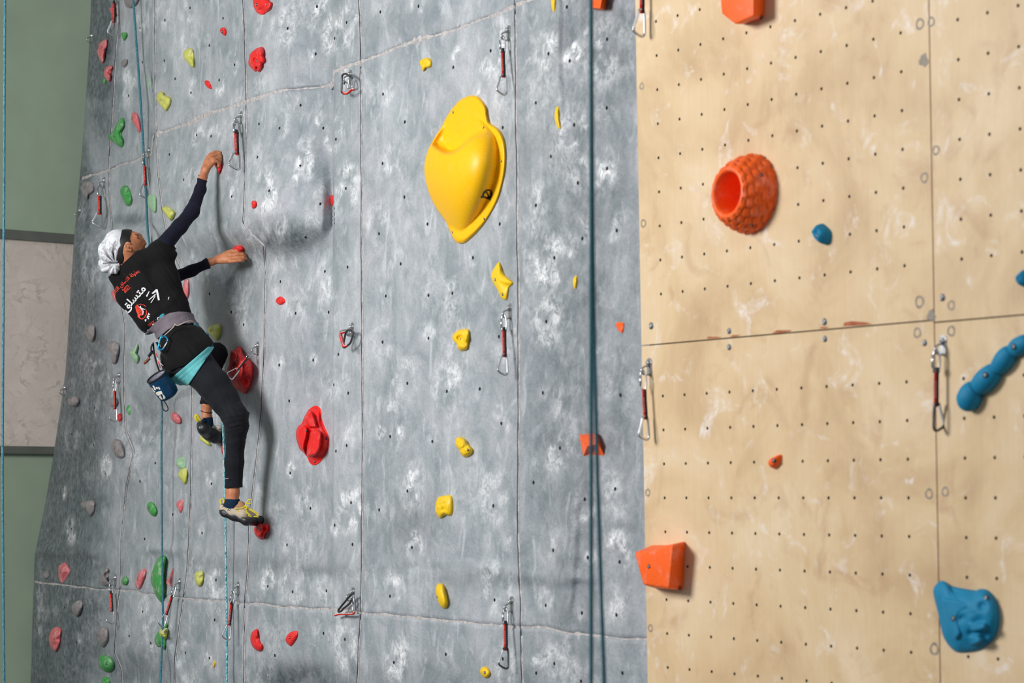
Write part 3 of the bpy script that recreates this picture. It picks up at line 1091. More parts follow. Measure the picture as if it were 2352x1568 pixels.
def prism(label, mat, c, front, base, depth, wall='g', bevel=0.004, bolts=(), group=None, seg=3, br=0.0075):
    """block with a front face standing off the wall; front and base are outlines with equal counts"""
    pl, _ = wall_frame(wall); n = pl.n
    Fp = cpx(c, front); Bp = cpx(c, base)
    bx = np.mean([p[0] for p in Bp]); by = np.mean([p[1] for p in Bp])
    A = anchor(bx, by, wall)
    m = len(Fp)
    ds = depth if isinstance(depth, (list, tuple)) else [depth] * m
    fv = [plane_pt(x, y, A, n, d) for (x, y), d in zip(Fp, ds)]
    bv_ = [plane_pt(x, y, A, n, -0.006) for x, y in Bp]
    V = np.array(fv + bv_) - A
    faces = [tuple(range(m)), tuple(range(2 * m - 1, m - 1, -1))] + [(i, m + i, m + (i + 1) % m, (i + 1) % m) for i in range(m)]
    me = mesh_from('climbing_hold', V, faces)
    bm = bmesh.new(); bm.from_mesh(me)
    bmesh.ops.recalc_face_normals(bm, faces=bm.faces)
    if bevel:
        bmesh.ops.bevel(bm, geom=list(bm.edges), offset=bevel, segments=seg, profile=0.6, affect='EDGES', clamp_overlap=True)
    bm.to_mesh(me); bm.free()
    o = link('climbing_hold', me, None, MAT[mat], bevel > 0.003)
    o.location = Vector(A)
    tag(o, label, 'climbing hold', group or GROUPS.get(mat, None))
    if bolts:
        me2 = me.copy(); me2.transform(Matrix.Translation(Vector(A)))
        add_bolts(o, me2, cpx(c, bolts), n, br)
        for ch in o.children:
            ch.data.transform(Matrix.Translation(-Vector(A)))
        bpy.data.meshes.remove(me2)
    return o


GROUPS = {'red': 'red holds on the grey wall', 'redchalk': 'red holds on the grey wall', 'pink': 'faded pink holds on the grey wall',
          'green_hold': 'green holds on the grey wall', 'palegreen': 'green holds on the grey wall', 'lime': 'lime yellow holds near the climber',
          'yellow': 'yellow holds on the grey wall', 'greyhold': 'grey holds on the far left of the wall',
          'orange': 'orange holds', 'blue': 'blue holds on the plywood wall'}


def oval(x0, y0, x1, y1, tilt=0.0, n=9, wob=0.07, seed=1):
    r = random.Random(seed + int(x0 * 3 + y0))
    cx, cy, a, b = (x0 + x1) / 2, (y0 + y1) / 2, (x1 - x0) / 2, (y1 - y0) / 2
    out = []
    for k in range(n):
        t = 2 * math.pi * k / n
        q = 1 + wob * r.uniform(-1, 1)
        x, y = a * math.cos(t) * q, b * math.sin(t) * q
        out.append((cx + x * math.cos(tilt) - y * math.sin(tilt), cy + x * math.sin(tilt) + y * math.cos(tilt)))
    return out


# ---- the large yellow volume
YO = [(540, 80), (600, 88), (650, 135), (680, 190), (692, 270), (715, 335), (800, 400), (850, 490), (872, 620), (868, 760), (845, 900), (800, 1060), (720, 1220), (620, 1350), (500, 1460), (440, 1478), (395, 1460), (350, 1380), (300, 1270), (220, 1160), (150, 1020), (110, 870), (102, 740), (130, 610), (190, 490), (260, 380), (330, 250), (420, 140), (480, 100)]


def membrane(poly, x0, y0, x1, y1, step, it=1500):
    gx = np.arange(x0, x1, step); gy = np.arange(y0, y1, step)
    X, Y = np.meshgrid(gx, gy)
    ins = poly_dist(X, Y, poly) > 0
    ph = np.zeros_like(X)
    for _ in range(it):
        m = 0.25 * (np.roll(ph, 1, 0) + np.roll(ph, -1, 0) + np.roll(ph, 1, 1) + np.roll(ph, -1, 1)) + 0.01
        ph = np.where(ins, m, 0.0)
    ph = ph / ph.max()

    def f(x, y):
        a = np.clip((x - x0) / step, 0, len(gx) - 1.001); b = np.clip((y - y0) / step, 0, len(gy) - 1.001)
        i = a.astype(int); j = b.astype(int); fa = a - i; fb = b - j
        return (ph[j, i] * (1 - fa) + ph[j, i + 1] * fa) * (1 - fb) + (ph[j + 1, i] * (1 - fa) + ph[j + 1, i + 1] * fa) * fb
    return f


_belly = membrane([(700, 360), (770, 450), (797, 600), (790, 760), (765, 900), (712, 1045), (632, 1185), (540, 1305), (455, 1380), (400, 1355), (310, 1280), (180, 1130), (60, 970), (0, 800), (0, 600), (110, 430), (280, 330), (450, 290), (600, 300)], -40, 240, 860, 1440, 12)
_dish = membrane([(560, 140), (620, 170), (650, 260), (660, 360), (700, 430), (600, 520), (480, 600), (390, 655), (270, 655), (175, 610), (185, 500), (290, 330), (420, 190)], 180, 100, 740, 700, 10)


def yellow_fn(x, y, T):
    lip = 430 + 195 * np.exp(-((x - 335) / 215.0) ** 2) - 0.05 * (x - 335)
    d = y - lip
    fl = 0.010 * sst(0, 0.03, T)
    belly = 0.125 * _belly(x, y) ** 0.85
    pit = np.exp(-((x - 372) / 85.0) ** 2 - ((y - 560) / 120.0) ** 2)
    scoop = belly * 0.75 * (1 - _dish(x, y)) ** 2.4 + 0.014 * sst(0.05, 0.4, T) - 0.03 * pit
    w = sst(-30, 20, d)
    return np.maximum(fl + scoop * (1 - w) + belly * w, np.minimum(0.016, fl + 0.10 * T))


yb_ = hold('huge smooth yellow hold with a deep thumb pocket on the grey wall', 'bigyellow', 22, YO, 0.12, fn=yellow_fn, direct=True, segs=6, rings=64, br=0.005,
           bolts=[(375, 240), (662, 385), (832, 700), (668, 1247), (369, 1373)], name='climbing_hold')
# printed mark on it
_me = yb_.data.copy(); _me.transform(Matrix.Translation(yb_.location))
_bv = bvh_of(_me)


def print_on(bvhs, polys_px, name, mat, parent, off=0.0012, grid=None, front=Vector((0, -1, 0))):
    """flat print following a surface: polygons in pixel space (with holes cut by the caller), laid on the surface"""
    bm = bmesh.new()
    for poly in polys_px:
        vs = [bm.verts.new((x, -y, 0)) for x, y in poly]
        try:
            bm.faces.new(vs)
        except ValueError:
            pass
    return lay_print(bm, bvhs, name, mat, parent, off)


def lay_print(bm, bvhs, name, mat, parent, off=0.0012, cuts=2):
    bmesh.ops.triangulate(bm, faces=bm.faces)
    for _ in range(cuts):
        es = [e for e in bm.edges if e.calc_length() > 3.0]
        if es:
            bmesh.ops.subdivide_edges(bm, edges=es, cuts=1)
            bmesh.ops.triangulate(bm, faces=bm.faces)
    bad = []
    for v in bm.verts:
        h = cast(bvhs, v.co.x, -v.co.y)
        if h is None:
            bad.append(v); continue
        d = (h[0] - CAMP).normalized()
        nr = h[1] if h[1].dot(d) < 0 else -h[1]
        v.co = h[0] + nr * off
    bmesh.ops.delete(bm, geom=bad, context='VERTS')
    bad = [f for f in bm.faces if max(e.calc_length() for e in f.edges) > 0.06]
    bmesh.ops.delete(bm, geom=bad, context='FACES')
    me = bpy.data.meshes.new(name); bm.to_mesh(me); bm.free()
    if parent is not None and parent.location.length > 0:
        me.transform(Matrix.Translation(-parent.location))
    return link(name, me, parent, mat, False)


glyph = [[(634, 1040), (648, 1025), (655, 1005), (665, 985), (690, 968), (718, 966), (742, 982), (752, 1008), (746, 1035), (735, 1055), (728, 1078), (720, 1066), (690, 1056), (655, 1046), (640, 1052)]]
counters = [[(668, 1008), (681, 996), (700, 1030), (690, 1036), (666, 1026)], [(692, 984), (708, 978), (728, 990), (735, 1010), (728, 1034), (716, 1030), (702, 1006)]]
print_on([_bv], [cpx(22, g) for g in glyph], 'printed_mark', MAT['logo'], yb_)
print_on([_bv], [cpx(22, g) for g in counters], 'printed_mark_counter', MAT['bigyellow'], yb_, 0.0022)

# ---- red plate with three pads
hold('large red hold with three smooth pads on a cracked plate', 'red', 20,
     [(540, 190), (600, 195), (650, 240), (670, 300), (680, 440), (730, 590), (800, 740), (828, 850), (825, 980), (800, 1090), (720, 1220), (640, 1320), (560, 1365), (500, 1370), (440, 1320), (410, 1250), (385, 1200), (320, 1120), (250, 1060), (210, 960), (175, 830), (175, 700), (215, 600), (290, 540), (330, 430), (400, 300), (470, 230)],
     0.022, prof='slab', rough=0.2, segs=5, rings=44, direct=True, br=0.006,
     lumps=[([(440, 275), (510, 295), (555, 400), (600, 560), (610, 630), (500, 650), (430, 640), (360, 560), (325, 450), (370, 340)], 0.050, 55),
            ([(270, 560), (370, 565), (430, 640), (420, 780), (370, 1000), (375, 1190), (310, 1110), (240, 1040), (205, 940), (172, 800), (185, 660)], 0.050, 60),
            ([(500, 675), (590, 640), (660, 670), (705, 760), (690, 950), (660, 1090), (580, 1190), (470, 1230), (385, 1190), (370, 1020), (410, 850), (430, 720)], 0.060, 60)],
     bolts=[(378, 690), (562, 260), (765, 840), (540, 1300)])
hold('large rugged red hold behind the slanting quickdraw by the climber', 'redchalk', 21,
     [(550, 170), (600, 200), (640, 330), (720, 430), (800, 490), (870, 570), (900, 680), (910, 800), (900, 900), (880, 1030), (840, 1200), (780, 1310), (720, 1385), (660, 1380), (610, 1340), (560, 1320), (440, 1230), (330, 1050), (240, 880), (225, 800), (260, 700), (285, 640), (300, 480), (330, 320), (370, 270), (430, 260), (480, 200)],
     0.085, segs=4, rings=30, rough=0.14, direct=True,
     dents=[(430, 620, 60, -0.02), (700, 1050, 110, -0.025), (560, 330, 50, -0.015), (800, 1000, 60, -0.012)],
     lumps=[([(340, 300), (450, 280), (520, 400), (500, 560), (420, 620), (330, 590)], 0.085, 40), ([(520, 520), (680, 520), (700, 800), (640, 1000), (480, 1050), (420, 800)], 0.098, 70)],
     bolts=[(385, 720)])
hold('red two-lobed foothold under the climber\'s lower shoe', 'red', 23,
     [(1160, 1065), (1215, 1100), (1290, 1090), (1340, 1130), (1350, 1220), (1330, 1280), (1280, 1340), (1230, 1440), (1150, 1450), (1080, 1400), (1030, 1330), (1012, 1230), (1040, 1130), (1090, 1080)],
     0.03, segs=4, rings=26, direct=True, lumps=[([(1150, 1075), (1205, 1110), (1225, 1200), (1215, 1300), (1150, 1400), (1090, 1400), (1035, 1320), (1020, 1230), (1045, 1140), (1100, 1085)], 0.055, 36)],
     dents=[(1245, 1220, 30, -0.012)], bolts=[(1150, 1245)])
hold('red knobbly hold at the top edge of the photo', 'red', 24,
     [(170, -90), (360, -100), (470, 20), (510, 50), (500, 130), (460, 190), (385, 235), (340, 265), (260, 250), (210, 190), (175, 110), (165, 20)],
     0.05, segs=4, rings=18, dents=[(320, 180, 60, -0.022), (400, 90, 30, -0.01)], bolts=[(228, 80), (400, 85)])
hold('red hold of clustered lumps with a central bolt', 'red', 24,
     [(310, 845), (350, 860), (365, 930), (360, 1000), (380, 1070), (370, 1120), (335, 1160), (325, 1230), (275, 1300), (240, 1275), (195, 1288), (150, 1240), (100, 1190), (82, 1120), (95, 1050), (110, 980), (160, 920), (230, 870)],
     0.055, segs=4, rings=20, dents=[(200, 1080, 40, -0.025), (240, 1010, 40, -0.012), (235, 1220, 22, -0.018), (150, 1150, 25, -0.01)], bolts=[(235, 1100)])

# ---- smaller red holds
hold('small red hold below the green sphere of the upper seam, next to the dotted bolt holes', 'red', 1, oval(1467, 185, 1508, 237), 0.022, bolts=[(1488, 208)]) if False else None
R = lambda *a, **k: hold(*a, **k)
R('small red pebble hold high left of the big lumpy red hold', 'red', 1, [(1470, 190), (1495, 184), (1508, 205), (1503, 237), (1485, 230), (1467, 210)], 0.022, bolts=[(1483, 212)])
R('tiny ridged red hold above the upper grey joint', 'red', 1, [(1363, 543), (1385, 537), (1402, 560), (1410, 590), (1395, 590), (1375, 575)], 0.018)
R('red pointed hold gripped by the climber\'s raised hand', 'red', 1, [(1425, 1085), (1436, 1056), (1452, 1040), (1470, 1044), (1478, 1110), (1470, 1140), (1462, 1160), (1450, 1135), (1432, 1108)], 0.04, dents=[(1455, 1060, 20, -.008)])
R('bright red hold held by the climber\'s lower hand', 'redchalk', 2, [(1495, 197), (1513, 180), (1548, 172), (1562, 184), (1566, 203), (1540, 220), (1505, 216)], 0.035)
R('small red rounded hold right of the raised hand', 'red', 4, [(108, 1295), (130, 1290), (138, 1310), (130, 1335), (112, 1340), (105, 1318)], 0.024, bolts=[])
R('red hold half hidden behind the upright edge of the cement', 'red', 4, [(612, 1270), (622, 1255), (640, 1262), (645, 1300), (630, 1320), (615, 1310)], 0.012)
R('small red diamond-shaped hold right of the climber\'s back', 'red', 5, [(262, 525), (285, 506), (305, 512), (320, 535), (305, 555), (285, 560), (265, 545)], 0.02)
R('red crescent hold below the lower joint', 'red', 6, [(140, 1225), (147, 1265), (160, 1310), (175, 1330), (172, 1360), (150, 1367), (115, 1345), (97, 1300), (105, 1250)], 0.04, dents=[(140, 1300, 30, -0.01)])
R('small red hold with a shiny bolt below the lower joint', 'red', 6, [(390, 1238), (395, 1270), (375, 1310), (350, 1335), (325, 1310), (320, 1285), (345, 1250)], 0.026, bolts=[(346, 1280)])
R('red peg hold under the foot of the far-left quickdraw', 'redchalk', 2, [(758, 1265), (775, 1258), (784, 1275), (780, 1305), (762, 1308), (755, 1290)], 0.02)
R('narrow red hold mostly behind the climber\'s shin', 'redchalk', 2, [(1418, 1440), (1432, 1432), (1440, 1470), (1432, 1520), (1424, 1500)], 0.02)

# ---- pink holds, far left
R('pink hold tucked behind the topmost quickdraw', 'pink', 19, [(640, 160), (665, 130), (735, 118), (750, 200), (745, 310), (710, 285), (665, 235)], 0.05, dents=[(700, 160, 30, -0.015)])
R('beige worn hold below the topmost quickdraw', 'greyhold', 19, [(652, 380), (700, 350), (735, 370), (730, 470), (690, 540), (660, 500)], 0.02, group='grey holds on the far left of the wall')
R('long dark pink hold with two pockets near the upper left edge', 'pink', 19, [(575, 705), (600, 720), (595, 830), (565, 930), (545, 1090), (515, 1145), (480, 1110), (430, 990), (408, 925), (440, 860), (445, 790), (500, 740)], 0.05, dents=[(450, 910, 35, -0.02), (540, 800, 60, -0.008)], bolts=[(492, 855)])
R('pink crescent hold with a chalky scoop above the small green one', 'pink', 19, [(690, 1180), (692, 1240), (660, 1320), (665, 1400), (640, 1475), (590, 1445), (545, 1370), (540, 1290), (570, 1220), (620, 1185)], 0.05, dents=[(640, 1290, 45, -0.025)])
R('pink drop-shaped hold left of the climbing rope', 'pink', 1, [(890, 748), (915, 760), (930, 800), (937, 870), (922, 880), (905, 845), (878, 805), (876, 770)], 0.035, bolts=[(881, 790)])
R('pink teardrop hold under the climber\'s lower forearm', 'pink', 2, [(1195, 398), (1213, 400), (1215, 480), (1205, 525), (1195, 533), (1178, 515), (1172, 470), (1180, 420)], 0.03)
R('pink hold peeping out left of the climber\'s T-shirt', 'pink', 2, [(715, 478), (735, 470), (768, 530), (770, 545), (745, 540), (722, 510)], 0.03)
R('smooth pink egg-shaped hold casting a shadow right of the chalk bag', 'pink', 2, [(1098, 1262), (1120, 1250), (1150, 1268), (1166, 1300), (1158, 1325), (1130, 1322), (1105, 1300)], 0.04)
R('small pink hold right of the green one below the chalk bag', 'pink', 3, [(1125, 420), (1160, 405), (1158, 460), (1145, 490), (1130, 470), (1118, 440)], 0.02)
R('angular pink hold by the far left edge of the wall', 'pink', 17, [(400, 155), (430, 195), (467, 262), (420, 330), (376, 405), (345, 370), (325, 330), (330, 200)], 0.05, sharp=True, prof='cone', rough=0, peak=(372, 270), rings=3, bolts=[(352, 268)])
R('oval pink hold pitted with small holes at the lower left', 'pink', 17, [(310, 910), (358, 940), (355, 1030), (340, 1120), (300, 1205), (260, 1180), (225, 1120), (213, 1040), (235, 970), (265, 930)], 0.05, dents=[(285, 1120, 25, -0.01), (325, 1060, 20, -0.01), (320, 960, 25, -0.008)], bolts=[(275, 1050)])
R('slim dark pink hold slanting left of the green crescent', 'pink', 18, [(235, 316), (262, 325), (262, 380), (230, 470), (200, 535), (165, 530), (148, 490), (160, 420), (190, 350)], 0.035, bolts=[(175, 425)])
R('small pink triangle hold right of the green crescent', 'pink', 18, [(562, 305), (567, 320), (552, 420), (543, 512), (510, 492), (478, 466), (515, 412)], 0.03, sharp=True, prof='cone', rough=0, peak=(525, 435), rings=3)

# ---- green holds
G = 'green_hold'
R('small dark green hold under the topmost quickdraw', G, 19, [(850, 610), (880, 585), (948, 585), (950, 660), (905, 735), (870, 690)], 0.03)
R('tiny green hold below the pink crescent', G, 19, [(515, 1440), (540, 1410), (578, 1440), (575, 1490), (545, 1520), (518, 1485)], 0.02)
R('pale green sliver of a hold at the fold of the cement', 'palegreen', 1, [(992, 512), (1000, 530), (1000, 575), (994, 595), (987, 560)], 0.012)
R('bright green boomerang hold on the upper left', G, 1, [(822, 785), (830, 830), (815, 870), (810, 900), (822, 940), (818, 975), (800, 980), (765, 955), (727, 925), (728, 900), (750, 880), (770, 840), (795, 800)], 0.05, dents=[(805, 890, 30, -0.015)], bolts=[(760, 908)])
R('green hold with its upper half white with chalk', G, 1, [(820, 1240), (845, 1238), (865, 1270), (880, 1330), (870, 1368), (845, 1372), (828, 1345), (805, 1295), (803, 1265)], 0.05, dents=[(855, 1290, 25, -0.015)])
R('pale green block hold just right of the rope above the climber\'s head', 'palegreen', 1, [(988, 1305), (1036, 1302), (1038, 1415), (1003, 1398), (985, 1370)], 0.03)
R('small green hold at the lower back of the T-shirt', G, 2, [(845, 632), (868, 628), (884, 665), (876, 675), (858, 658)], 0.015)
R('pale green curved hold left of the chalk bag', 'palegreen', 2, [(875, 815), (887, 812), (885, 850), (880, 870), (893, 900), (888, 930), (875, 937), (850, 905), (833, 880), (838, 855), (855, 850)], 0.04, dents=[(880, 865, 15, -0.01)])
R('tiny green chip hold below the hanging quickdraw', G, 2, [(828, 1203), (836, 1225), (835, 1265), (825, 1262), (812, 1238), (815, 1215)], 0.012)
R('round green hold with a bolt, left of the lower rope', G, 3, [(935, 430), (960, 420), (985, 445), (997, 480), (985, 513), (955, 500), (932, 465)], 0.035, bolts=[(945, 460)])
R('grey-green pocket hold above the chalky yellow one', 'palegreen', 3, [(1120, 150), (1145, 137), (1170, 140), (1172, 205), (1140, 208), (1115, 185)], 0.03, dents=[(1155, 170, 22, -0.02)])
R('small round green hold left of the slim dark pink one', G, 17, [(1085, 340), (1115, 325), (1142, 350), (1138, 400), (1112, 428), (1078, 410), (1068, 375)], 0.03, bolts=[(1090, 400)])
R('tall green crescent hold crossed by the rope', G, 18, [(440, 165), (480, 175), (478, 260), (465, 400), (470, 560), (440, 680), (400, 650), (360, 580), (320, 450), (325, 370), (360, 270), (400, 200)], 0.075, rough=0.05)
R('bright green tapered hold behind the lower left rope', G, 18, [(470, 915), (500, 930), (492, 1080), (478, 1195), (455, 1200), (435, 1170), (385, 1165), (360, 1110), (370, 1050), (410, 990)], 0.04)
R('round green hold with a ring bolt at the bottom left', G, 17, [(815, 1255), (860, 1245), (930, 1260), (975, 1320), (970, 1400), (930, 1440), (870, 1435), (815, 1390), (800, 1320)], 0.06, bolts=[(885, 1342)])
R('green scooped hold cut by the bottom edge', G, 17, [(835, 1520), (880, 1495), (915, 1510), (930, 1570), (920, 1640), (850, 1640), (825, 1580)], 0.05, dents=[(890, 1530, 30, -0.03)])

# ---- lime holds
R('lime hold with a chalky dark top, left of the small red ones', 'lime', 1, [(1265, 322), (1285, 330), (1293, 390), (1295, 440), (1283, 450), (1250, 420), (1225, 385), (1222, 355), (1240, 330)], 0.045, dents=[(1275, 370, 25, -0.015)])
R('pale lime hold with a pocket and rounded knob above the upper seam', 'lime', 1, [(1060, 615), (1085, 612), (1098, 632), (1135, 650), (1137, 690), (1120, 725), (1105, 742), (1085, 720), (1060, 690), (1042, 655)], 0.045, dents=[(1078, 680, 18, -0.02)])
R('lime hold with whitened top beside the raised sleeve', 'lime', 1, [(1085, 385), (1085, 1385)][:0] or [(1085, 1385), (1105, 1372), (1130, 1385), (1162, 1410), (1160, 1440), (1140, 1472), (1120, 1450), (1095, 1420), (1080, 1395)], 0.05, dents=[(1125, 1392, 20, -0.012)])
R('lime hold with an oval pocket right of the harness', 'lime', 2, [(1360, 690), (1410, 683), (1418, 720), (1412, 760), (1395, 790), (1370, 770), (1340, 740), (1335, 715)], 0.045, dents=[(1365, 733, 16, -0.022)])
R('lime hold under the climber\'s raised shoe', 'lime', 2, [(1288, 1405), (1310, 1398), (1335, 1425), (1358, 1462), (1340, 1465), (1310, 1445), (1285, 1425)], 0.04)
R('chalky lime hold left of the climber\'s straight shin', 'lime', 3, [(1150, 212), (1187, 210), (1187, 280), (1172, 310), (1150, 285), (1128, 250)], 0.035)
R('olive lime hold between the two lower ropes', 'lime', 18, [(830, 345), (890, 340), (897, 400), (885, 470), (858, 512), (820, 490), (798, 420), (802, 365)], 0.045, dents=[(865, 420, 25, -0.015)])
R('small lime hold sitting on top of the bright green tapered one', 'lime', 18, [(430, 970), (500, 965), (500, 1040), (485, 1085), (440, 1070), (408, 1030), (410, 995)], 0.07, dents=[(485, 1010, 22, -0.02)])
R('tiny yellow chip hold at the bottom beside the patterned rope', 'yellow', 18, [(1003, 1335), (1020, 1328), (1022, 1370), (1010, 1400), (996, 1390)], 0.014)

# ---- yellow holds
Yl = 'yellow'
R('small yellow hold with a thumb dent high above the huge one', Yl, 4, [(1190, 390), (1215, 375), (1245, 373), (1262, 395), (1258, 430), (1225, 440), (1210, 460), (1200, 440), (1188, 410)], 0.03, dents=[(1203, 405, 12, -0.015)])
R('yellow winged hold with a scooped edge below the huge one', Yl, 5, [(1693, 285), (1705, 300), (1715, 335), (1740, 375), (1782, 410), (1780, 430), (1760, 450), (1748, 520), (1730, 527), (1708, 510), (1690, 470), (1655, 410), (1645, 370), (1665, 325)], 0.04, rings=16, dents=[(1730, 440, 40, -0.008)], bolts=[(1672, 397), (1720, 492)], br=0.006)
R('yellow skull-like lumpy hold left of a long quickdraw', Yl, 5, [(1440, 720), (1500, 717), (1505, 760), (1500, 800), (1490, 845), (1455, 857), (1430, 840), (1425, 815), (1400, 785), (1400, 755)], 0.055, rings=16, dents=[(1440, 775, 20, -0.03), (1470, 805, 22, -0.012), (1480, 745, 18, -0.012)], bolts=[(1448, 782)], br=0.006)
R('yellow pitted oblong hold tilted to the right', Yl, 5, [(1440, 1408), (1475, 1420), (1495, 1450), (1525, 1490), (1515, 1525), (1480, 1540), (1455, 1525), (1440, 1495), (1418, 1460), (1420, 1420)], 0.05, rings=16, rough=0.25, bolts=[(1496, 1492)], br=0.006)
R('yellow ribbed square hold with a flat right side', Yl, 6, [(1290, 390), (1320, 383), (1372, 385), (1375, 500), (1335, 505), (1300, 525), (1275, 495), (1268, 470), (1275, 420)], 0.045, rings=16, rough=0.2, dents=[(1330, 430, 12, -0.008), (1330, 465, 12, -0.008), (1295, 440, 12, -0.01)])
R('smooth yellow sausage-shaped hold above the lower joint', Yl, 6, [(1295, 937), (1320, 945), (1335, 990), (1350, 1060), (1338, 1095), (1310, 1090), (1285, 1050), (1272, 1000), (1275, 955)], 0.055, rough=0.03, bolts=[(1281, 1022)], br=0.006)
R('small yellow pebble hold at the bottom left of the lowest quickdraw', Yl, 6, [(1565, 1470), (1595, 1468), (1617, 1500), (1607, 1530), (1580, 1535), (1552, 1500)], 0.03, bolts=[(1583, 1502)], br=0.006)
R('yellow hold cut by the top edge left of the hanging ropes', Yl, 11, [(238, -30), (265, -30), (266, 40), (256, 78), (244, 45)], 0.015)
R('thin yellow hold on the upright roll of the cement', Yl, 11, [(272, 692), (285, 690), (292, 760), (298, 825), (285, 822), (268, 785), (262, 740)], 0.016)
R('narrow yellow leaf-shaped hold just left of the ropes', Yl, 12, [(392, 376), (404, 378), (405, 420), (396, 458), (384, 440), (380, 405)], 0.016)

# ---- orange holds
R('small orange chip hold beside the plywood edge', 'orange', 12, [(652, 680), (675, 672), (708, 675), (706, 710), (695, 742), (672, 725)], 0.014, sharp=True)
prism('faceted orange hold crossed by the two hanging ropes', 'orange', 12, [(435, 1420), (520, 1385), (545, 1450), (475, 1470)], [(420, 1392), (545, 1382), (590, 1540), (445, 1535)], [0.07, 0.03, 0.03, 0.055], bevel=0.0022, seg=2, bolts=[(418, 1430)])
prism('orange hold cut off at the top beside the hanging ropes', 'orange', 11, [(510, -80), (580, -80), (555, 55), (505, 50)], [(540, -90), (620, -90), (595, 68), (520, 66)], 0.05, bevel=0.0025, seg=2)
prism('chunky orange block hold cut off by the top edge of the photo', 'orange', 11, [(1318, -110), (1545, -110), (1545, 105), (1425, 158), (1335, 85)], [(1400, -110), (1628, -110), (1618, 118), (1480, 158), (1410, 120)], 0.075, wall='w', bevel=0.009, bolts=[(1588, 108)])
prism('orange block hold with a hollow top straddling the plywood edge', 'orange', 13, [(762, 742), (885, 728), (1012, 690), (985, 972), (818, 945)], [(880, 690), (985, 690), (1095, 668), (1082, 982), (900, 972)], 0.085, wall='w', bevel=0.010, bolts=[(858, 830), (1050, 965)])
R('small orange-red drop-shaped hold on the lower plywood', 'orange', 13, [(1697, 120), (1700, 155), (1685, 190), (1655, 210), (1625, 200), (1617, 170), (1640, 140)], 0.028, wall='w', bolts=[(1648, 158)])


def barrel():
    """orange barrel hold with brick-like tread and a deep round mouth"""
    c = anchor(1180 + 1535 / 2.8, 1248 / 2.8, 'w')
    prof = [(0.128, -0.012), (0.133, 0.002), (0.134, 0.014), (0.131, 0.028), (0.127, 0.042), (0.122, 0.056), (0.116, 0.070), (0.109, 0.083), (0.101, 0.095), (0.093, 0.105), (0.086, 0.111), (0.079, 0.113), (0.073, 0.110), (0.069, 0.102), (0.066, 0.085), (0.063, 0.06), (0.058, 0.03), (0.048, 0.012), (0.02, 0.008)]
    fine = []
    for i in range(len(prof) - 1):
        for q in range(3):
            t = q / 3
            fine.append((prof[i][0] * (1 - t) + prof[i + 1][0] * t, prof[i][1] * (1 - t) + prof[i + 1][1] * t))
    fine.append(prof[-1])
    NS = 120
    M = Matrix(((*WOOD.u, 0), (*WOOD.v, 0), (*WOOD.n, 0), (0, 0, 0, 1))).transposed()
    vs = []; fs = []
    for i, (r, h) in enumerate(fine):
        row = i // 5
        for k in range(NS):
            a = 2 * math.pi * k / NS
            rr = r
            if i < 30:
                kk = (k + (6 if row % 2 else 0)) % 12
                g = 0.0
                if i % 5 == 0 or kk == 0: g = 0.0045
                rr = r - g + 0.003 * math.sin(k * 0.9 + row * 2.1)
            rr *= 1 + 0.03 * math.sin(2 * a + 0.6)
            vs.append(M.to_3x3() @ Vector((rr * 0.97 * math.cos(a), rr * 1.02 * math.sin(a), h)))
    for i in range(len(fine) - 1):
        for k in range(NS):
            k2 = (k + 1) % NS
            fs.append((i * NS + k, i * NS + k2, (i + 1) * NS + k2, (i + 1) * NS + k))
    fs.append(tuple((len(fine) - 1) * NS + k for k in range(NS)))
    me = mesh_from('climbing_hold', vs, fs)
    o = link('climbing_hold', me, None, MAT['orange'], True)
    o.location = Vector(c)
    tag(o, 'orange barrel-shaped hold with a deep round mouth and brick-like ribs', 'climbing hold', 'orange holds')
    me2 = me.copy(); me2.transform(Matrix.Translation(Vector(c)))
    add_bolts(o, me2, cpx(11, [(1590, 1124), (1527, 1448)]), WOOD.n, 0.006)
    for ch in o.children: ch.data.transform(Matrix.Translation(-Vector(c)))
    bpy.data.meshes.remove(me2)


barrel()

# ---- blue holds
R('small blue lump hold right of the orange barrel', 'blue', 14, [(340, 1437), (370, 1450), (415, 1485), (418, 1530), (405, 1565), (375, 1575), (345, 1560), (318, 1525), (308, 1475), (320, 1448)], 0.05, wall='w', dents=[(370, 1510, 25, -0.012)], bolts=[(327, 1517)], br=0.006)
R('blue hold cut off by the right edge of the photo', 'blue', 15, [(1660, 330), (1700, 340), (1740, 390), (1720, 440), (1680, 455), (1640, 440), (1618, 405), (1625, 360)], 0.05, wall='w')
R('big blue triangular hold with carved facets at the lower right', 'blue', 16, [(1100, 922), (1140, 930), (1180, 955), (1320, 980), (1350, 972), (1400, 978), (1440, 1020), (1470, 1090), (1475, 1180), (1455, 1270), (1400, 1330), (1330, 1365), (1230, 1375), (1180, 1355), (1130, 1290), (1105, 1210), (1090, 1130), (1065, 1030), (1060, 970)],
  0.05, wall='w', direct=True, segs=4, rings=36, prof='dome', rough=0.10,
  dents=[(1350, 1180, 30, -0.008), (1300, 1250, 22, -0.007), (1180, 990, 40, -0.014), (1370, 1080, 26, -0.010), (1390, 1270, 30, -0.008), (1240, 1160, 20, -0.010)],
  lumps=[([(1100, 1010), (1260, 1030), (1310, 1100), (1240, 1150), (1260, 1260), (1200, 1320), (1140, 1240), (1105, 1120)], 0.052, 40), ([(1270, 1180), (1380, 1180), (1400, 1230), (1330, 1250), (1290, 1240)], 0.056, 16), ([(1290, 1270), (1360, 1260), (1370, 1310), (1300, 1335)], 0.050, 16)],
  bolts=[(1185, 1158), (1392, 1028)], br=0.009)


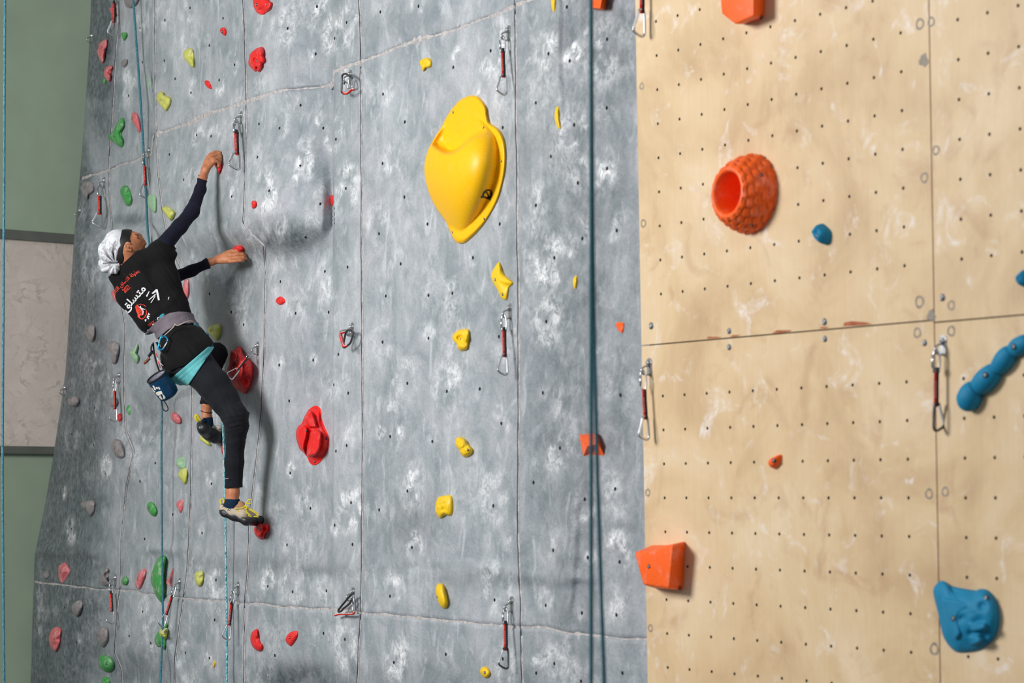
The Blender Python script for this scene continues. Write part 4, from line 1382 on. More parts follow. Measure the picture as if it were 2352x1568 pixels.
def chain_hold():
    path = cpx(15, [(1290, 1195), (1330, 1120), (1405, 1050), (1490, 965), (1560, 880), (1620, 830), (1700, 785)])
    rad = []
    pts = []
    A = anchor(*path[3], 'w')
    fine = smooth_path([(x, y, 0) for x, y in path], 10)
    m = len(fine)
    for i, q in enumerate(fine):
        t = i / (m - 1)
        lob = abs(math.sin(t * math.pi * 4.0 + 0.15)) ** 0.6
        r = (0.027 + 0.014 * lob) * (1 - 0.36 * t)
        if i < 3: r *= (0.3, 0.72, 0.92)[i]
        if i > m - 4: r *= (0.9, 0.7, 0.3)[i - m + 3]
        rad.append(r)
        pts.append(plane_pt(q.x, q.y, A, WOOD.n, r * 0.45) - A)
    me_v, me_f = tube_data(pts, rad, 18, up=tuple(WOOD.n))
    me = mesh_from('climbing_hold', me_v, me_f)
    o = link('climbing_hold', me, None, MAT['blue'], True)
    o.location = Vector(A)
    tag(o, 'long blue hold like a slanting string of four beads', 'climbing hold', 'blue holds on the plywood wall')
    me2 = me.copy(); me2.transform(Matrix.Translation(Vector(A)))
    add_bolts(o, me2, cpx(15, [(1408, 1010), (1592, 828)]), WOOD.n, 0.009)
    for ch in o.children: ch.data.transform(Matrix.Translation(-Vector(A)))
    bpy.data.meshes.remove(me2)


chain_hold()

# ---- grey holds, far left
Gy = 'greyhold'
R('grey rounded hold at the top left beside the rope', Gy, 1, [(825, -30), (860, -45), (918, -30), (922, 5), (900, 40), (865, 55), (835, 35)], 0.06)
R('small grey wedge hold left of the rope near the top', Gy, 1, [(806, 420), (822, 398), (850, 396), (848, 425), (830, 450), (812, 440)], 0.03)
R('large grey hold with a round hole near the left edge', Gy, 1, [(560, 1212), (595, 1207), (620, 1225), (625, 1265), (610, 1290), (592, 1300), (583, 1332), (570, 1310), (548, 1290), (538, 1250)], 0.04, dents=[(563, 1255, 14, -0.02)], bolts=[(563, 1255)], br=0.009)
R('grey egg-shaped hold level with the harness', Gy, 2, [(575, 690), (600, 688), (612, 710), (610, 770), (595, 800), (575, 790), (555, 760), (550, 720)], 0.04, bolts=[(559, 725)])
R('grey bone-shaped hold left of the harness', Gy, 2, [(700, 800), (725, 793), (760, 805), (768, 840), (758, 890), (745, 935), (728, 940), (715, 920), (722, 880), (718, 860), (695, 840)], 0.045)
R('small round grey hold by the wall edge', Gy, 2, [(450, 1155), (485, 1145), (508, 1165), (510, 1190), (490, 1215), (465, 1215), (440, 1200), (437, 1175)], 0.045, bolts=[(450, 1163)], br=0.006)
R('dark grey hold half behind a far-left quickdraw', Gy, 2, [(712, 1165), (745, 1152), (758, 1185), (745, 1215), (722, 1222), (704, 1195)], 0.04)
R('long grey hold with a bolt pocket below the far-left quickdraw', Gy, 2, [(735, 1422), (770, 1430), (795, 1475), (803, 1530), (780, 1548), (745, 1535), (720, 1495), (718, 1450)], 0.05, bolts=[(738, 1480)], br=0.009)
R('grey three-cornered hold on the dark left strip', Gy, 3, [(515, 425), (545, 415), (597, 413), (600, 460), (592, 490), (572, 513), (555, 490), (540, 470), (515, 450)], 0.04, bolts=[(545, 457)])
R('tiny grey ring-like hold at the left edge above the lower joint', Gy, 17, [(150, 280), (180, 255), (210, 265), (212, 310), (190, 350), (155, 340), (145, 310)], 0.03, dents=[(185, 300, 25, -0.02)])
R('grey cup-shaped hold with a dark hollow', Gy, 17, [(890, 225), (912, 240), (910, 310), (900, 370), (932, 400), (925, 435), (880, 440), (830, 420), (808, 370), (825, 310), (850, 260)], 0.055, dents=[(892, 300, 34, -0.04)])
R('grey nose-shaped hold below the lower joint at left', Gy, 17, [(545, 605), (590, 600), (612, 650), (600, 720), (570, 780), (540, 795), (500, 750), (475, 690), (500, 640)], 0.05, dents=[(580, 640, 25, -0.015)])
R('oval grey ribbed hold above the round green one', Gy, 17, [(850, 905), (900, 925), (915, 1000), (905, 1080), (860, 1150), (820, 1130), (780, 1070), (768, 1000), (800, 930)], 0.045, bolts=[(788, 1010)])
# ================================================================== quickdraws, hangers, ropes
MAT['alu'] = simple('aluminium', srgb(196, 198, 202), 0.28, 0.9, var=0.1, vscale=60)
MAT['gunmetal'] = simple('worn_dark_metal', srgb(92, 92, 94), 0.38, 0.85, var=0.2, vscale=60)
MAT['whitegate'] = simple('bright_gate', srgb(232, 234, 238), 0.3, 0.5, var=0.05)
MAT['redtape'] = simple('red_webbing', srgb(214, 44, 36), 0.75, var=0.12, vscale=300)
MAT['blacktape'] = simple('black_webbing', srgb(28, 26, 30), 0.8, var=0.2, vscale=300)
MAT['stitch'] = simple('white_stitching', srgb(226, 210, 206), 0.8, var=0.05)
MAT['rubber'] = simple('black_rubber', srgb(30, 30, 32), 0.6, var=0.1)


def wall_dep(px, py):
    return cast(GREY_BVH, px, py)[0].y


def frame_at(wall):
    pl = WOOD if wall == 'w' else GREY
    return Vector(pl.n), Vector(pl.u), Vector((0, 0, 1))


def hanger(bx, by, where, wall='g', label=None, size=1.0):
    n, u, z = frame_at(wall)
    A = Vector(anchor(bx, by, wall))
    root = empty('bolt_hanger', A)
    tag(root, label or ('steel bolt hanger carrying the quickdraw ' + where), 'bolt hanger', 'bolt hangers on the climbing wall')
    s = size
    # plate: rounded tall lozenge lying on the wall
    mb = MB()
    prof = []
    for k in range(24):
        a = 2 * math.pi * k / 24
        x = 0.0155 * math.cos(a); y = 0.0155 * math.sin(a) + (0.004 if math.sin(a) > 0 else -0.030)
        prof.append((x * (1 if y > -0.03 else 0.85), y))
    vs = [u * (x * s) + z * (y * s) + n * h for h in (-0.004, 0.003) for x, y in prof]
    m = len(prof)
    mb.add((vs, [tuple(range(m - 1, -1, -1)), tuple(range(m, 2 * m))] + [(i, (i + 1) % m, m + (i + 1) % m, m + i) for i in range(m)]))
    mb.build('plate', MAT['steel'], root, False)
    M = n.to_track_quat('Z', 'Y').to_matrix().to_4x4()
    MB().lathe(M, [(0.0105 * s, 0.003), (0.0105 * s, 0.005), (0.0085 * s, 0.0055), (0.0085 * s, 0.013), (0.0065 * s, 0.0145), (0.004 * s, 0.0145), (0.0038 * s, 0.009)], 12).build('bolt', MAT['steel'], root)
    # ear: folded lug with an eye
    path = [n * 0.002 + z * (-0.010 * s), n * (0.020 * s) + z * (-0.011 * s), n * (0.034 * s) + z * (-0.020 * s), n * (0.036 * s) + z * (-0.029 * s), n * (0.028 * s) + z * (-0.039 * s), n * (0.014 * s) + z * (-0.043 * s), n * 0.002 + z * (-0.040 * s)]
    MB().tube(smooth_path(path, 5), 0.0034 * s, 8, flat=1.5, up=tuple(u)).build('eye', MAT['steel'], root)
    return A, n, u


def biner_path(a, s, o, L, flip=1.0, w=0.42):
    """D-shaped frame from the gate hinge round the back to the nose, and the gate"""
    def q(t, x): return o + a * (t * L) + s * (x * L * flip)
    fr = [q(0.10, 0.17 * w / .42), q(0.02, 0.10 * w / .42), q(0.0, 0.0), q(0.05, -0.08), q(0.25, -0.11), q(0.6, -0.115), q(0.88, -0.11), q(0.97, -0.06), q(1.0, 0.02), q(0.97, 0.13), q(0.90, 0.28 * w / .42), q(0.82, 0.385 * w / .42), q(0.75, 0.40 * w / .42)]
    ga = [q(0.74, 0.40 * w / .42), q(0.55, 0.33 * w / .42), q(0.32, 0.24 * w / .42), q(0.09, 0.165 * w / .42)]
    return fr, ga


def quickdraw(bx, by, ex, ey, where, wall='g', noff=0.032, flip=1, gate='alu', keeper=True, frame='alu', scale=1.0, edx=14):
    A, n, u = hanger(bx, by, where, wall, size=scale)
    A2 = anchor(ex + edx, ey, wall)
    E_ = Vector(plane_pt(ex, ey, np.array(A2), np.array(n), noff + (0.016 if wall == 'g' else 0)))
    top = A + n * (0.030 * scale) + Vector((0, 0, -0.030 * scale))
    a = (E_ - top); L = a.length; a.normalize()
    s = (n - a * n.dot(a)).normalized()
    c = a.cross(s)
    root = empty('quickdraw', top)
    tag(root, 'red-webbed quickdraw ' + where, 'quickdraw', 'quickdraws hanging on the climbing wall')
    k = L / 0.235
    zero = Vector((0, 0, 0))
    # upper link
    l1 = 0.072 * k
    loop = []
    for i in range(20):
        t = 2 * math.pi * i / 20
        loop.append(a * (l1 / 2 - 0.004 - math.cos(t) * l1 / 2) + c * (0.0 + math.sin(t) * 0.0085 * k) + s * (math.sin(t) * 0.006 * k))
    up = MB().tube(loop, 0.0032 * k, 8, True).build('upper_carabiner', MAT['alu'], root)
    MB().tube([a * 0.012 * k + c * 0.009 * k + s * .006 * k, a * (l1 - 0.022 * k) + c * 0.009 * k + s * .006 * k], 0.0042 * k, 8).build('gate', MAT['alu'], up)
    t0 = l1 - 0.012
    if keeper:
        M = Matrix.Translation(a * (t0 - 0.004 * k)) @ Matrix((c, s, a)).transposed().to_4x4()
        MB().box(M, 0.016 * k, 0.014 * k, 0.016 * k).build('rubber_keeper', MAT['rubber'], root, False)
    # webbing: red face, black back
    t1 = 0.165 * k
    w = 0.0125 * k
    mid = (t0 + t1) / 2
    M = Matrix.Translation(a * mid) @ Matrix((c, s, a)).transposed().to_4x4()
    sl = MB()
    for kk in range(5):
        pass
    path = [a * t0 + s * 0.001, a * (t0 * 0.6 + t1 * 0.4) + s * 0.0025, a * (t0 * 0.3 + t1 * 0.7) + s * 0.002, a * t1 + s * 0.003]
    sl = MB().tube(smooth_path(path, 4), w * 0.62, 8, flat=0.42, up=tuple(c)).build('webbing', MAT['redtape'], root, False)
    MB().tube([p - s * 0.0035 * k - c * 0.005 * k for p in smooth_path(path, 4)], w * 0.36, 8, flat=0.35, up=tuple(c)).build('backing_tape', MAT['blacktape'], root, False)
    st = MB()
    for i in range(7):
        p = a * (t0 + (t1 - t0) * (0.30 + 0.07 * i)) + s * 0.0022
        M2 = Matrix.Translation(p + c * 0.0) @ Matrix((c, s, a)).transposed().to_4x4()
        st.box(M2, w * 0.62, w * 0.75, 0.0018 * k)
    st.build('stitching', MAT['stitch'], sl, False)
    # lower carabiner
    fr, ga = biner_path(a, s, a * (t1 - 0.012 * k), L - t1 + 0.012 * k, flip)
    lo = MB().tube(smooth_path(fr, 4), 0.0042 * k, 8).build('lower_carabiner', MAT[frame], root)
    MB().tube(smooth_path(ga, 4), 0.0046 * k if gate == 'whitegate' else 0.003 * k, 8).build('gate', MAT[gate], lo)
    return root


quickdraw(274, -30, 262, 83, 'cut by the top edge above the pink holds', gate='whitegate')
quickdraw(555, 264, 546, 389, 'hanging right of the climber\'s raised hand', gate='alu')
quickdraw(343, 345, 336, 455, 'clipped to the rope above the climber\'s head', keeper=False, edx=4)
quickdraw(240, 414, 230, 521, 'hanging above the patterned headscarf', gate='whitegate', keeper=False)
quickdraw(1169, 69, 1159, 218, 'hanging to the upper right of the huge yellow hold', frame='alu')
quickdraw(1490, -112, 1475, 84, 'cut by the top edge at the plywood border', wall='w', gate='whitegate', keeper=False)
quickdraw(1172, 707, 1161, 861, 'hanging below the yellow winged hold')
quickdraw(593, 793, 529, 870, 'slanting across the rugged red hold', noff=0.165)
quickdraw(275, 861, 265, 968, 'hanging far left beside the half-hidden dark grey hold', keeper=False)
quickdraw(1492, 834, 1486, 1010, 'hanging at the left border of the plywood', wall='w', gate='whitegate', keeper=False)
quickdraw(2167, 783, 2150, 989, 'hanging on the plywood beside the blue beaded hold', wall='w', gate='whitegate', flip=-1, frame='gunmetal')
quickdraw(266, 1326, 259, 1432, 'hanging at lower left beside the grey cup-shaped hold', frame='alu')
quickdraw(414, 1335, 374, 1439, 'clipped to the plain rope at lower left', noff=0.06)
quickdraw(548, 1344, 524, 1469, 'clipped to the patterned rope below the lower shoe', noff=0.05)
quickdraw(1176, 1380, 1163, 1535, 'hanging lowest, right of the yellow pebble hold', frame='gunmetal')


def folded_draw(bx, by, where, frame_pts, tape_pts, extra_pts, offs, label, dark='gunmetal', tape_w=0.0075):
    """quickdraw clipped back into its own hanger; the outlines stand off the wall"""
    A, n, u = hanger(bx, by, where, label='steel bolt hanger holding the ' + label)
    root = empty('quickdraw', A)
    tag(root, label + ' ' + where, 'quickdraw', 'quickdraws clipped back to their hangers')
    def pts(L, o):
        return [Vector(plane_pt(x, y, np.array(A), np.array(n), oo if isinstance(oo, float) else o)) - A for (x, y, *rest), oo in zip(L, [None] * len(L))]
    MB().tube(smooth_path(pts(frame_pts, offs[0]), 5), 0.0048, 8).build('lower_carabiner', MAT[dark], root)
    sl = MB().tube(smooth_path(pts(tape_pts, offs[1]), 6), tape_w, 8, flat=0.45, up=(0, 0, 1)).build('webbing', MAT['redtape'], root)
    p = smooth_path(pts(tape_pts, offs[1]), 6)
    st = MB()
    for i in range(1, len(p) - 1, 2):
        st.tube([p[i] + Vector((-0.004, -0.006, 0.004)), p[i] + Vector((0.004, -0.006, 0.004))], 0.0012, 6)
    st.build('stitching', MAT['stitch'], sl)
    MB().tube(smooth_path(pts(extra_pts, offs[2]), 5), 0.0034, 8).build('upper_carabiner', MAT['alu'], root)
    return root


def c2(ox, oy, s, L): return [(ox + x / s, oy + y / s) for x, y in L]


folded_draw(806, 170, 'left of the huge yellow hold',
            c2(740, 140, 13.06, [(900, 520), (800, 440), (700, 385), (620, 420), (592, 500), (588, 700), (580, 900), (600, 950), (660, 990)]),
            c2(740, 140, 13.06, [(640, 930), (690, 990), (780, 960), (860, 890), (920, 850), (935, 880)]),
            c2(740, 140, 13.06, [(800, 560), (790, 680), (780, 820), (840, 800), (900, 790), (890, 680), (870, 580), (820, 545)]), (0.045, 0.045, 0.03), 'folded red quickdraw with a black carabiner frame')
folded_draw(810, 750, 'right of the small red diamond hold',
            c2(740, 720, 13.06, [(950, 590), (870, 510), (790, 500), (710, 560), (680, 700), (650, 850), (630, 980), (670, 1020), (760, 960), (850, 870), (910, 690), (930, 620)]),
            c2(740, 720, 13.06, [(640, 570), (570, 590), (555, 660), (590, 780), (620, 900), (660, 980), (730, 980)]),
            c2(740, 720, 13.06, [(540, 540), (640, 500), (760, 490), (860, 560), (800, 640), (720, 620), (760, 560)]), (0.05, 0.075, 0.04), 'folded dark red quickdraw looped beside its hanger', tape_w=0.009)
folded_draw(812, 1358, 'at the lower joint',
            c2(740, 1340, 15.68, [(1130, 330), (1000, 440), (850, 620), (700, 800), (590, 950), (600, 1020), (700, 970), (760, 900), (980, 720), (1060, 560)]),
            c2(740, 1340, 15.68, [(470, 1150), (600, 1110), (800, 1105), (1000, 1100), (1120, 1090), (1150, 1010)]),
            c2(740, 1340, 15.68, [(1120, 420), (1140, 600), (1155, 800), (1160, 990), (1110, 960), (1085, 820), (1070, 640), (1080, 480)]), (0.04, 0.03, 0.02), 'quickdraw folded into a triangle')

for x, y, lab in [(212, 82, 'empty bolt hanger at the upper left edge beside the long dark pink hold'), (185, 483, 'empty bolt hanger at the left edge below the large grey hold'), (150, 890, 'empty bolt hanger jutting over the marble band at the wall edge')]:
    hanger(x, y, '', label=lab)


# ---- ropes
def rope_mat(name, c1, c2_, scale=260):
    m, nt, b = new_mat(name)
    v = mapped(nt, (1, 1, 0.35))
    f = noise_tex(nt, v, scale, 2, 0.5)
    nt.links.new(ramp(nt, f, [(0.42, c1), (0.58, c2_)]), b.inputs['Base Color'])
    b.inputs['Roughness'].default_value = 0.75
    bump(nt, b, f, 0.3, 0.001)
    return m


MAT['rope'] = rope_mat('teal_rope', srgb(44, 100, 118), srgb(78, 138, 154))
MAT['ropedark'] = rope_mat('dark_teal_rope', srgb(18, 74, 88), srgb(34, 98, 112))
MAT['ropepat'] = rope_mat('patterned_cyan_rope', srgb(38, 140, 156), srgb(176, 222, 226), 190)


def rope(label, pts, r, mat, n=10, wig=0.0):
    P = smooth_path([W(x, y, d) for x, y, d in pts], n)
    org = P[-1].copy()
    o = MB().tube([p - org for p in P], r, 10).build('rope', MAT[mat], None)
    o.location = org
    tag(o, label, 'rope', 'climbing ropes')
    return o


rope('teal rope hanging along the left edge of the photo', [(18, -900, 11.0), (11, 60, 11.0), (9, 500, 11.0), (6, 1000, 11.0), (7, 1300, 11.0), (11, 1700, 11.0), (14, 2008, 11.0)], 0.0062, 'rope')
wd = wall_dep
rope('teal rope running down to the climber past her raised arm', [(240, -900, wd(306, 2) - .10), (306, 0, wd(306, 2) - .17), (322, 220, wd(322, 220) - .16), (335, 440, wd(340, 440) - .10), (343, 560, 12.50), (372, 640, 12.16), (425, 715, 11.96), (455, 748, 11.76)], 0.0066, 'rope')
rope('plain teal rope hanging below the chalk bag', [(446, 792, 11.86), (404, 846, 12.10), (376, 900, wd(374, 1300) - .22), (371.5, 960, wd(374, 1300) - .20), (371, 1100, wd(374, 1300) - .20), (373, 1330, wd(374, 1435) - .17), (374, 1435, wd(374, 1435) - .13), (369, 1560, wd(374, 1435) - .12), (366, 1740, wd(374, 1435) - .2), (364, 1910, wd(374, 1435) - .25)], 0.0056, 'rope')
rope('cyan patterned rope hanging beside the climber\'s straight leg', [(476, 810, 11.84), (498, 890, wd(525, 1300) - .15), (511, 955, wd(525, 1300) - .13), (516, 1120, wd(525, 1300) - .12), (519, 1300, wd(525, 1300) - .10), (521, 1467, wd(525, 1467) - .09), (521, 1600, wd(525, 1467) - .10), (522, 1930, wd(525, 1467) - .15)], 0.0056, 'ropepat')
rope('dark teal rope hanging straight in the right half of the photo', [(1357, -900, 6.4), (1358, 600, 6.4), (1358, 1700, 6.4), (1359, 2640, 6.4)], 0.0054, 'ropedark')
rope('dark teal rope veering right next to the straight one', [(1350, -900, 6.45), (1357, -120, 6.45), (1361, 450, 6.45), (1364, 700, 6.45), (1370, 1000, 6.45), (1379, 1300, 6.45), (1392, 1700, 6.45), (1420, 2630, 6.45)], 0.0054, 'ropedark')
# ================================================================== the climber
PXM = 1 / 473.0      # metres per photo pixel at the climber




def surface_nets(D, org, h):
    nx, ny, nz = D.shape
    s = D < 0
    def cs(dx, dy, dz, A): return A[dx:nx - 1 + dx, dy:ny - 1 + dy, dz:nz - 1 + dz]
    cnt = np.zeros((nx - 1, ny - 1, nz - 1), np.uint8)
    for dx in (0, 1):
        for dy in (0, 1):
            for dz in (0, 1):
                cnt += cs(dx, dy, dz, s)
    cells = np.argwhere((cnt > 0) & (cnt < 8))
    idx = np.full(cnt.shape, -1, np.int32)
    idx[cells[:, 0], cells[:, 1], cells[:, 2]] = np.arange(len(cells))
    pos = np.zeros((len(cells), 3)); k = np.zeros(len(cells))
    C = [(x, y, z) for x in (0, 1) for y in (0, 1) for z in (0, 1)]
    for a in C:
        for ax in range(3):
            if a[ax] == 1: continue
            b = list(a); b[ax] = 1
            va = D[cells[:, 0] + a[0], cells[:, 1] + a[1], cells[:, 2] + a[2]]
            vb = D[cells[:, 0] + b[0], cells[:, 1] + b[1], cells[:, 2] + b[2]]
            m = (va < 0) != (vb < 0)
            t = np.where(m, va / np.where(m, va - vb, 1), 0)
            p = np.tile(np.array(a, float), (len(cells), 1)); p[:, ax] += t
            pos[m] += p[m]; k[m] += 1
    V = (cells + pos / k[:, None]) * h + org
    quads = []
    for ax in range(3):
        sl0 = [slice(None)] * 3; sl1 = [slice(None)] * 3
        sl0[ax] = slice(0, -1); sl1[ax] = slice(1, None)
        ch = s[tuple(sl0)] != s[tuple(sl1)]
        e = np.argwhere(ch)
        o1, o2 = [(1, 2), (2, 0), (0, 1)][ax]
        ok = (e[:, o1] > 0) & (e[:, o2] > 0) & (e[:, o1] < D.shape[o1] - 1) & (e[:, o2] < D.shape[o2] - 1)
        e = e[ok]
        def g(d1, d2):
            q = e.copy(); q[:, o1] += d1; q[:, o2] += d2
            return idx[q[:, 0], q[:, 1], q[:, 2]]
        Q = np.stack([g(-1, -1), g(0, -1), g(0, 0), g(-1, 0)], 1)
        fl = s[e[:, 0], e[:, 1], e[:, 2]]
        Q[~fl] = Q[~fl][:, ::-1]
        quads.append(Q)
    return V, np.vstack(quads)


def field_mesh(name, fn, lo, hi, h, mat, parent, org):
    """mesh of the zero set of a distance field, evaluated only near the surface"""
    lo = np.array(lo) - 3 * h; hi = np.array(hi) + 3 * h
    n = (np.ceil((hi - lo) / h / 4).astype(int) + 1) * 4
    nc = n // 4
    ax = [lo[i] + (np.arange(nc[i]) * 4 + 1.5) * h for i in range(3)]
    G = np.stack(np.meshgrid(*ax, indexing='ij'), -1).reshape(-1, 3)
    dc = np.concatenate([fn(g) for g in np.array_split(G, max(1, len(G) // 400000))]).reshape(nc)
    near = np.abs(dc) < h * 6.5
    D = np.repeat(np.repeat(np.repeat(dc, 4, 0), 4, 1), 4, 2).astype(np.float32)
    mask = np.repeat(np.repeat(np.repeat(near, 4, 0), 4, 1), 4, 2)
    I = np.argwhere(mask)
    P = I * h + lo
    vals = np.concatenate([fn(p) for p in np.array_split(P, max(1, len(P) // 400000))])
    D[I[:, 0], I[:, 1], I[:, 2]] = vals
    V, Q = surface_nets(D, lo, h)
    me = fast_mesh(name, V - np.array(org), Q)
    o = link(name, me, parent, mat, True)
    return o, (V, Q)


def proj_px(P):
    return CX + F * P[:, 0] / P[:, 1], HY - F * (P[:, 2] - ZC) / P[:, 1]


class Chain:
    """tapered limbs given as (px, py, depth, radius px)"""
    def __init__(s): s.pr = []
    def rc(s, *pts):
        q = [(np.array(W(*p[:3])), p[3] * PXM) for p in pts]
        if len(q) == 1: s.pr.append((q[0][0], q[0][0] + 1e-6, q[0][1], q[0][1]))
        for a, b in zip(q, q[1:]): s.pr.append((a[0], b[0], a[1], b[1]))
        return s
    def wide(s, off, *pts):
        """the same limb twice, side by side in depth (for feet)"""
        s.rc(*[(x, y, d - off, r) for x, y, d, r in pts]); s.rc(*[(x, y, d + off, r) for x, y, d, r in pts])
        return s
    def __call__(s, P, k=0.02):
        d = None
        for a, b, r0, r1 in s.pr:
            ab = b - a
            t = np.clip((P - a) @ ab / (ab @ ab + 1e-12), 0, 1)
            e = np.linalg.norm(P - a - t[:, None] * ab, axis=1) - (r0 + (r1 - r0) * t)
            if d is None: d = e
            else:
                hh = np.clip(0.5 + 0.5 * (d - e) / k, 0, 1)
                d = d * hh + e * (1 - hh) - 0 if False else (e * hh + d * (1 - hh) - k * hh * (1 - hh))
        return d
    def bounds(s, pad=0.03):
        A = np.array([p[0] - p[2] for p in s.pr] + [p[1] - p[3] for p in s.pr]); B = np.array([p[0] + p[2] for p in s.pr] + [p[1] + p[3] for p in s.pr])
        return A.min(0) - pad, B.max(0) + pad


def smin(a, b, k):
    h = np.clip(0.5 + 0.5 * (b - a) / k, 0, 1)
    return b * (1 - h) + a * h - k * h * (1 - h)


def cloth_mat(name, col, rough=0.85, sheen=0.04, weave=900, fold=0.0):
    m, nt, b = new_mat(name)
    v = mapped(nt)
    f = noise_tex(nt, v, 14, 4, 0.6, 0.3)
    nt.links.new(ramp(nt, f, [(0.3, tuple(c * 0.8 for c in col[:3])), (0.7, tuple(c * 1.2 for c in col[:3]))]), b.inputs['Base Color'])
    b.inputs['Roughness'].default_value = rough
    b.inputs['Sheen Weight'].default_value = sheen
    b.inputs['Specular IOR Level'].default_value = 0.2
    hh = math_n(nt, 'ADD', math_n(nt, 'MULTIPLY', noise_tex(nt, v, weave, 2), 0.05), noise_tex(nt, v, 26, 3, 0.5, 0.6))
    bump(nt, b, hh, 0.35, 0.008)
    return m


def skin_mat():
    m, nt, b = new_mat('warm_brown_skin')
    v = mapped(nt)
    f = noise_tex(nt, v, 30, 4, 0.6)
    nt.links.new(ramp(nt, f, [(0.3, srgb(176, 108, 74)), (0.7, srgb(206, 138, 100))]), b.inputs['Base Color'])
    b.inputs['Roughness'].default_value = 0.5
    b.inputs['Subsurface Weight'].default_value = 0.12
    b.inputs['Subsurface Radius'].default_value = (0.012, 0.005, 0.003)
    b.inputs['Specular IOR Level'].default_value = 0.35
    bump(nt, b, noise_tex(nt, v, 260, 3), 0.12, 0.002)
    return m


def scarf_mat():
    m, nt, b = new_mat('white_scarf_with_ink_lines')
    tc = N(nt, 'ShaderNodeTexCoord').outputs['Object']
    n1 = noise_tex(nt, tc, 16, 5, 0.65, 2.2)
    line = math_n(nt, 'ABSOLUTE', math_n(nt, 'SUBTRACT', n1, 0.5))
    ink = ramp(nt, line, [(0.0, (1, 1, 1)), (0.040, (0, 0, 0))])
    n2 = noise_tex(nt, tc, 9, 3)
    fac = math_n(nt, 'MULTIPLY', ink, ramp(nt, n2, [(0.32, (0, 0, 0)), (0.52, (1, 1, 1))]))
    at = N(nt, 'ShaderNodeAttribute', attribute_name='pleat').outputs['Fac']
    base = ramp(nt, n2, [(0.3, srgb(206, 208, 214)), (0.7, srgb(236, 237, 240))])
    c = mixc(nt, math_n(nt, 'MULTIPLY', fac, 0.75), base, srgb(70, 78, 88))
    c = mixc(nt, math_n(nt, 'MULTIPLY', at, 1.0, True), c, srgb(14, 15, 18))  # near-black tint stands for the shade inside the gathers
    nt.links.new(c, b.inputs['Base Color'])
    b.inputs['Roughness'].default_value = 0.9
    b.inputs['Specular IOR Level'].default_value = 0.1
    return m


MAT['skin'] = skin_mat()
MAT['tshirt'] = cloth_mat('black_cotton_jersey', srgb(15, 14, 16))
MAT['navy'] = cloth_mat('navy_stretch_fabric', srgb(20, 21, 38), fold=0)
MAT['pants'] = cloth_mat('charcoal_trouser_fabric', srgb(25, 26, 32))
MAT['sock'] = cloth_mat('navy_sock', srgb(16, 42, 66))
MAT['hair'] = simple('black_hair', srgb(16, 12, 12), 0.5, var=0.3, vscale=120, bmp=0.15, bscale=400)
MAT['scarf'] = scarf_mat()
MAT['belt'] = cloth_mat('grey_harness_padding', srgb(112, 104, 112), 0.8)
MAT['teal'] = cloth_mat('turquoise_harness_padding', srgb(96, 176, 180), 0.7)
MAT['greencloth'] = cloth_mat('dull_green_padding', srgb(86, 106, 98), 0.8)
MAT['rand'] = simple('black_shoe_rubber', srgb(34, 33, 36), 0.45, var=0.15, vscale=40, bmp=0.2, bscale=150)
MAT['suede'] = simple('beige_suede', srgb(190, 176, 156), 0.85, var=0.12, vscale=80, bmp=0.2)
MAT['tan'] = simple('tan_lining', srgb(160, 122, 92), 0.85, var=0.15, vscale=60)
MAT['lace'] = simple('yellow_lace', srgb(226, 206, 34), 0.75, var=0.1, vscale=200)
MAT['eyew'] = simple('eye_white', srgb(225, 220, 214), 0.3, var=0.02)
MAT['eyed'] = simple('dark_lashes', srgb(20, 14, 12), 0.5, var=0.1)
MAT['lip'] = simple('lip', srgb(166, 88, 76), 0.45, var=0.08)

DR = wall_dep(507, 362) - 0.030       # depth of the raised hand
DL = wall_dep(566, 588) - 0.030       # depth of the lower hand
DF = wall_dep(604, 1195) - 0.045      # depth of the lower toe
DU_ = wall_dep(505, 1005) - 0.060      # raised foot
PORG = W(440, 860, 11.68)
ER = 11.75 + (DR - 0.06 - 11.75) * 0.52; UR = 11.75 + (DR - 0.06 - 11.75) * 0.26; FR = 11.75 + (DR - 0.06 - 11.75) * 0.85
FL = (12.01 + DL + 0.064) / 2

# ---- body, one skin from head to feet (thinner than the clothes)
HD = 11.83
body = Chain()
body.rc((283, 566, HD, 34), (287, 570, HD, 34))                                   # skull
body.rc((297, 556, HD, 27))                                                       # forehead
head_extra = Chain()
head_extra.rc((292, 578, HD, 27), (318, 576, HD + .004, 15))                       # cheeks and jaw
head_extra.rc((306, 562, HD, 22), (314, 556, HD, 17))
head_extra.rc((296, 590, HD, 20), (318, 583, HD, 11))
nose = Chain(); nose.rc((319, 551, HD, 6.0), (327, 555, HD, 5.4), (332.5, 559, HD, 4.6)); nose.rc((328, 562, HD - .010, 3.6)); nose.rc((328, 562, HD + .010, 3.6))
lips = Chain(); lips.rc((324, 568, HD - .016, 3.2), (329, 568, HD, 4.0), (324, 568, HD + .016, 3.2)); lips.rc((322, 573, HD - .014, 3.0), (327, 573, HD, 3.8), (322, 573, HD + .014, 3.0))
brow = Chain(); brow.rc((312, 541, HD - .030, 5), (319, 542.5, HD, 5.5), (312, 541, HD + .030, 5))
socket = Chain(); socket.rc((320, 549, HD - .030, 5.0)); socket.rc((320, 549, HD + .030, 5.0))
ear = Chain()
EY = HD - .066
ear.rc((288, 560, EY - .002, 3.0), (293, 557.5, EY - .006, 2.6), (299, 559, EY - .004, 2.4))
ear.rc((288, 560, EY - .002, 3.0), (287.5, 567, EY - .008, 2.8), (292, 573.5, EY - .006, 2.8), (300, 575, EY - .001, 3.4))
earb = Chain(); earb.rc((292, 565, EY + .006, 6.5), (297, 570, EY + .006, 5.5))
trunk = Chain()
trunk.rc((288, 588, HD, 20), (306, 614, 11.83, 19), (340, 660, 11.81, 24), (380, 725, 11.78, 24), (425, 800, 11.75, 28))
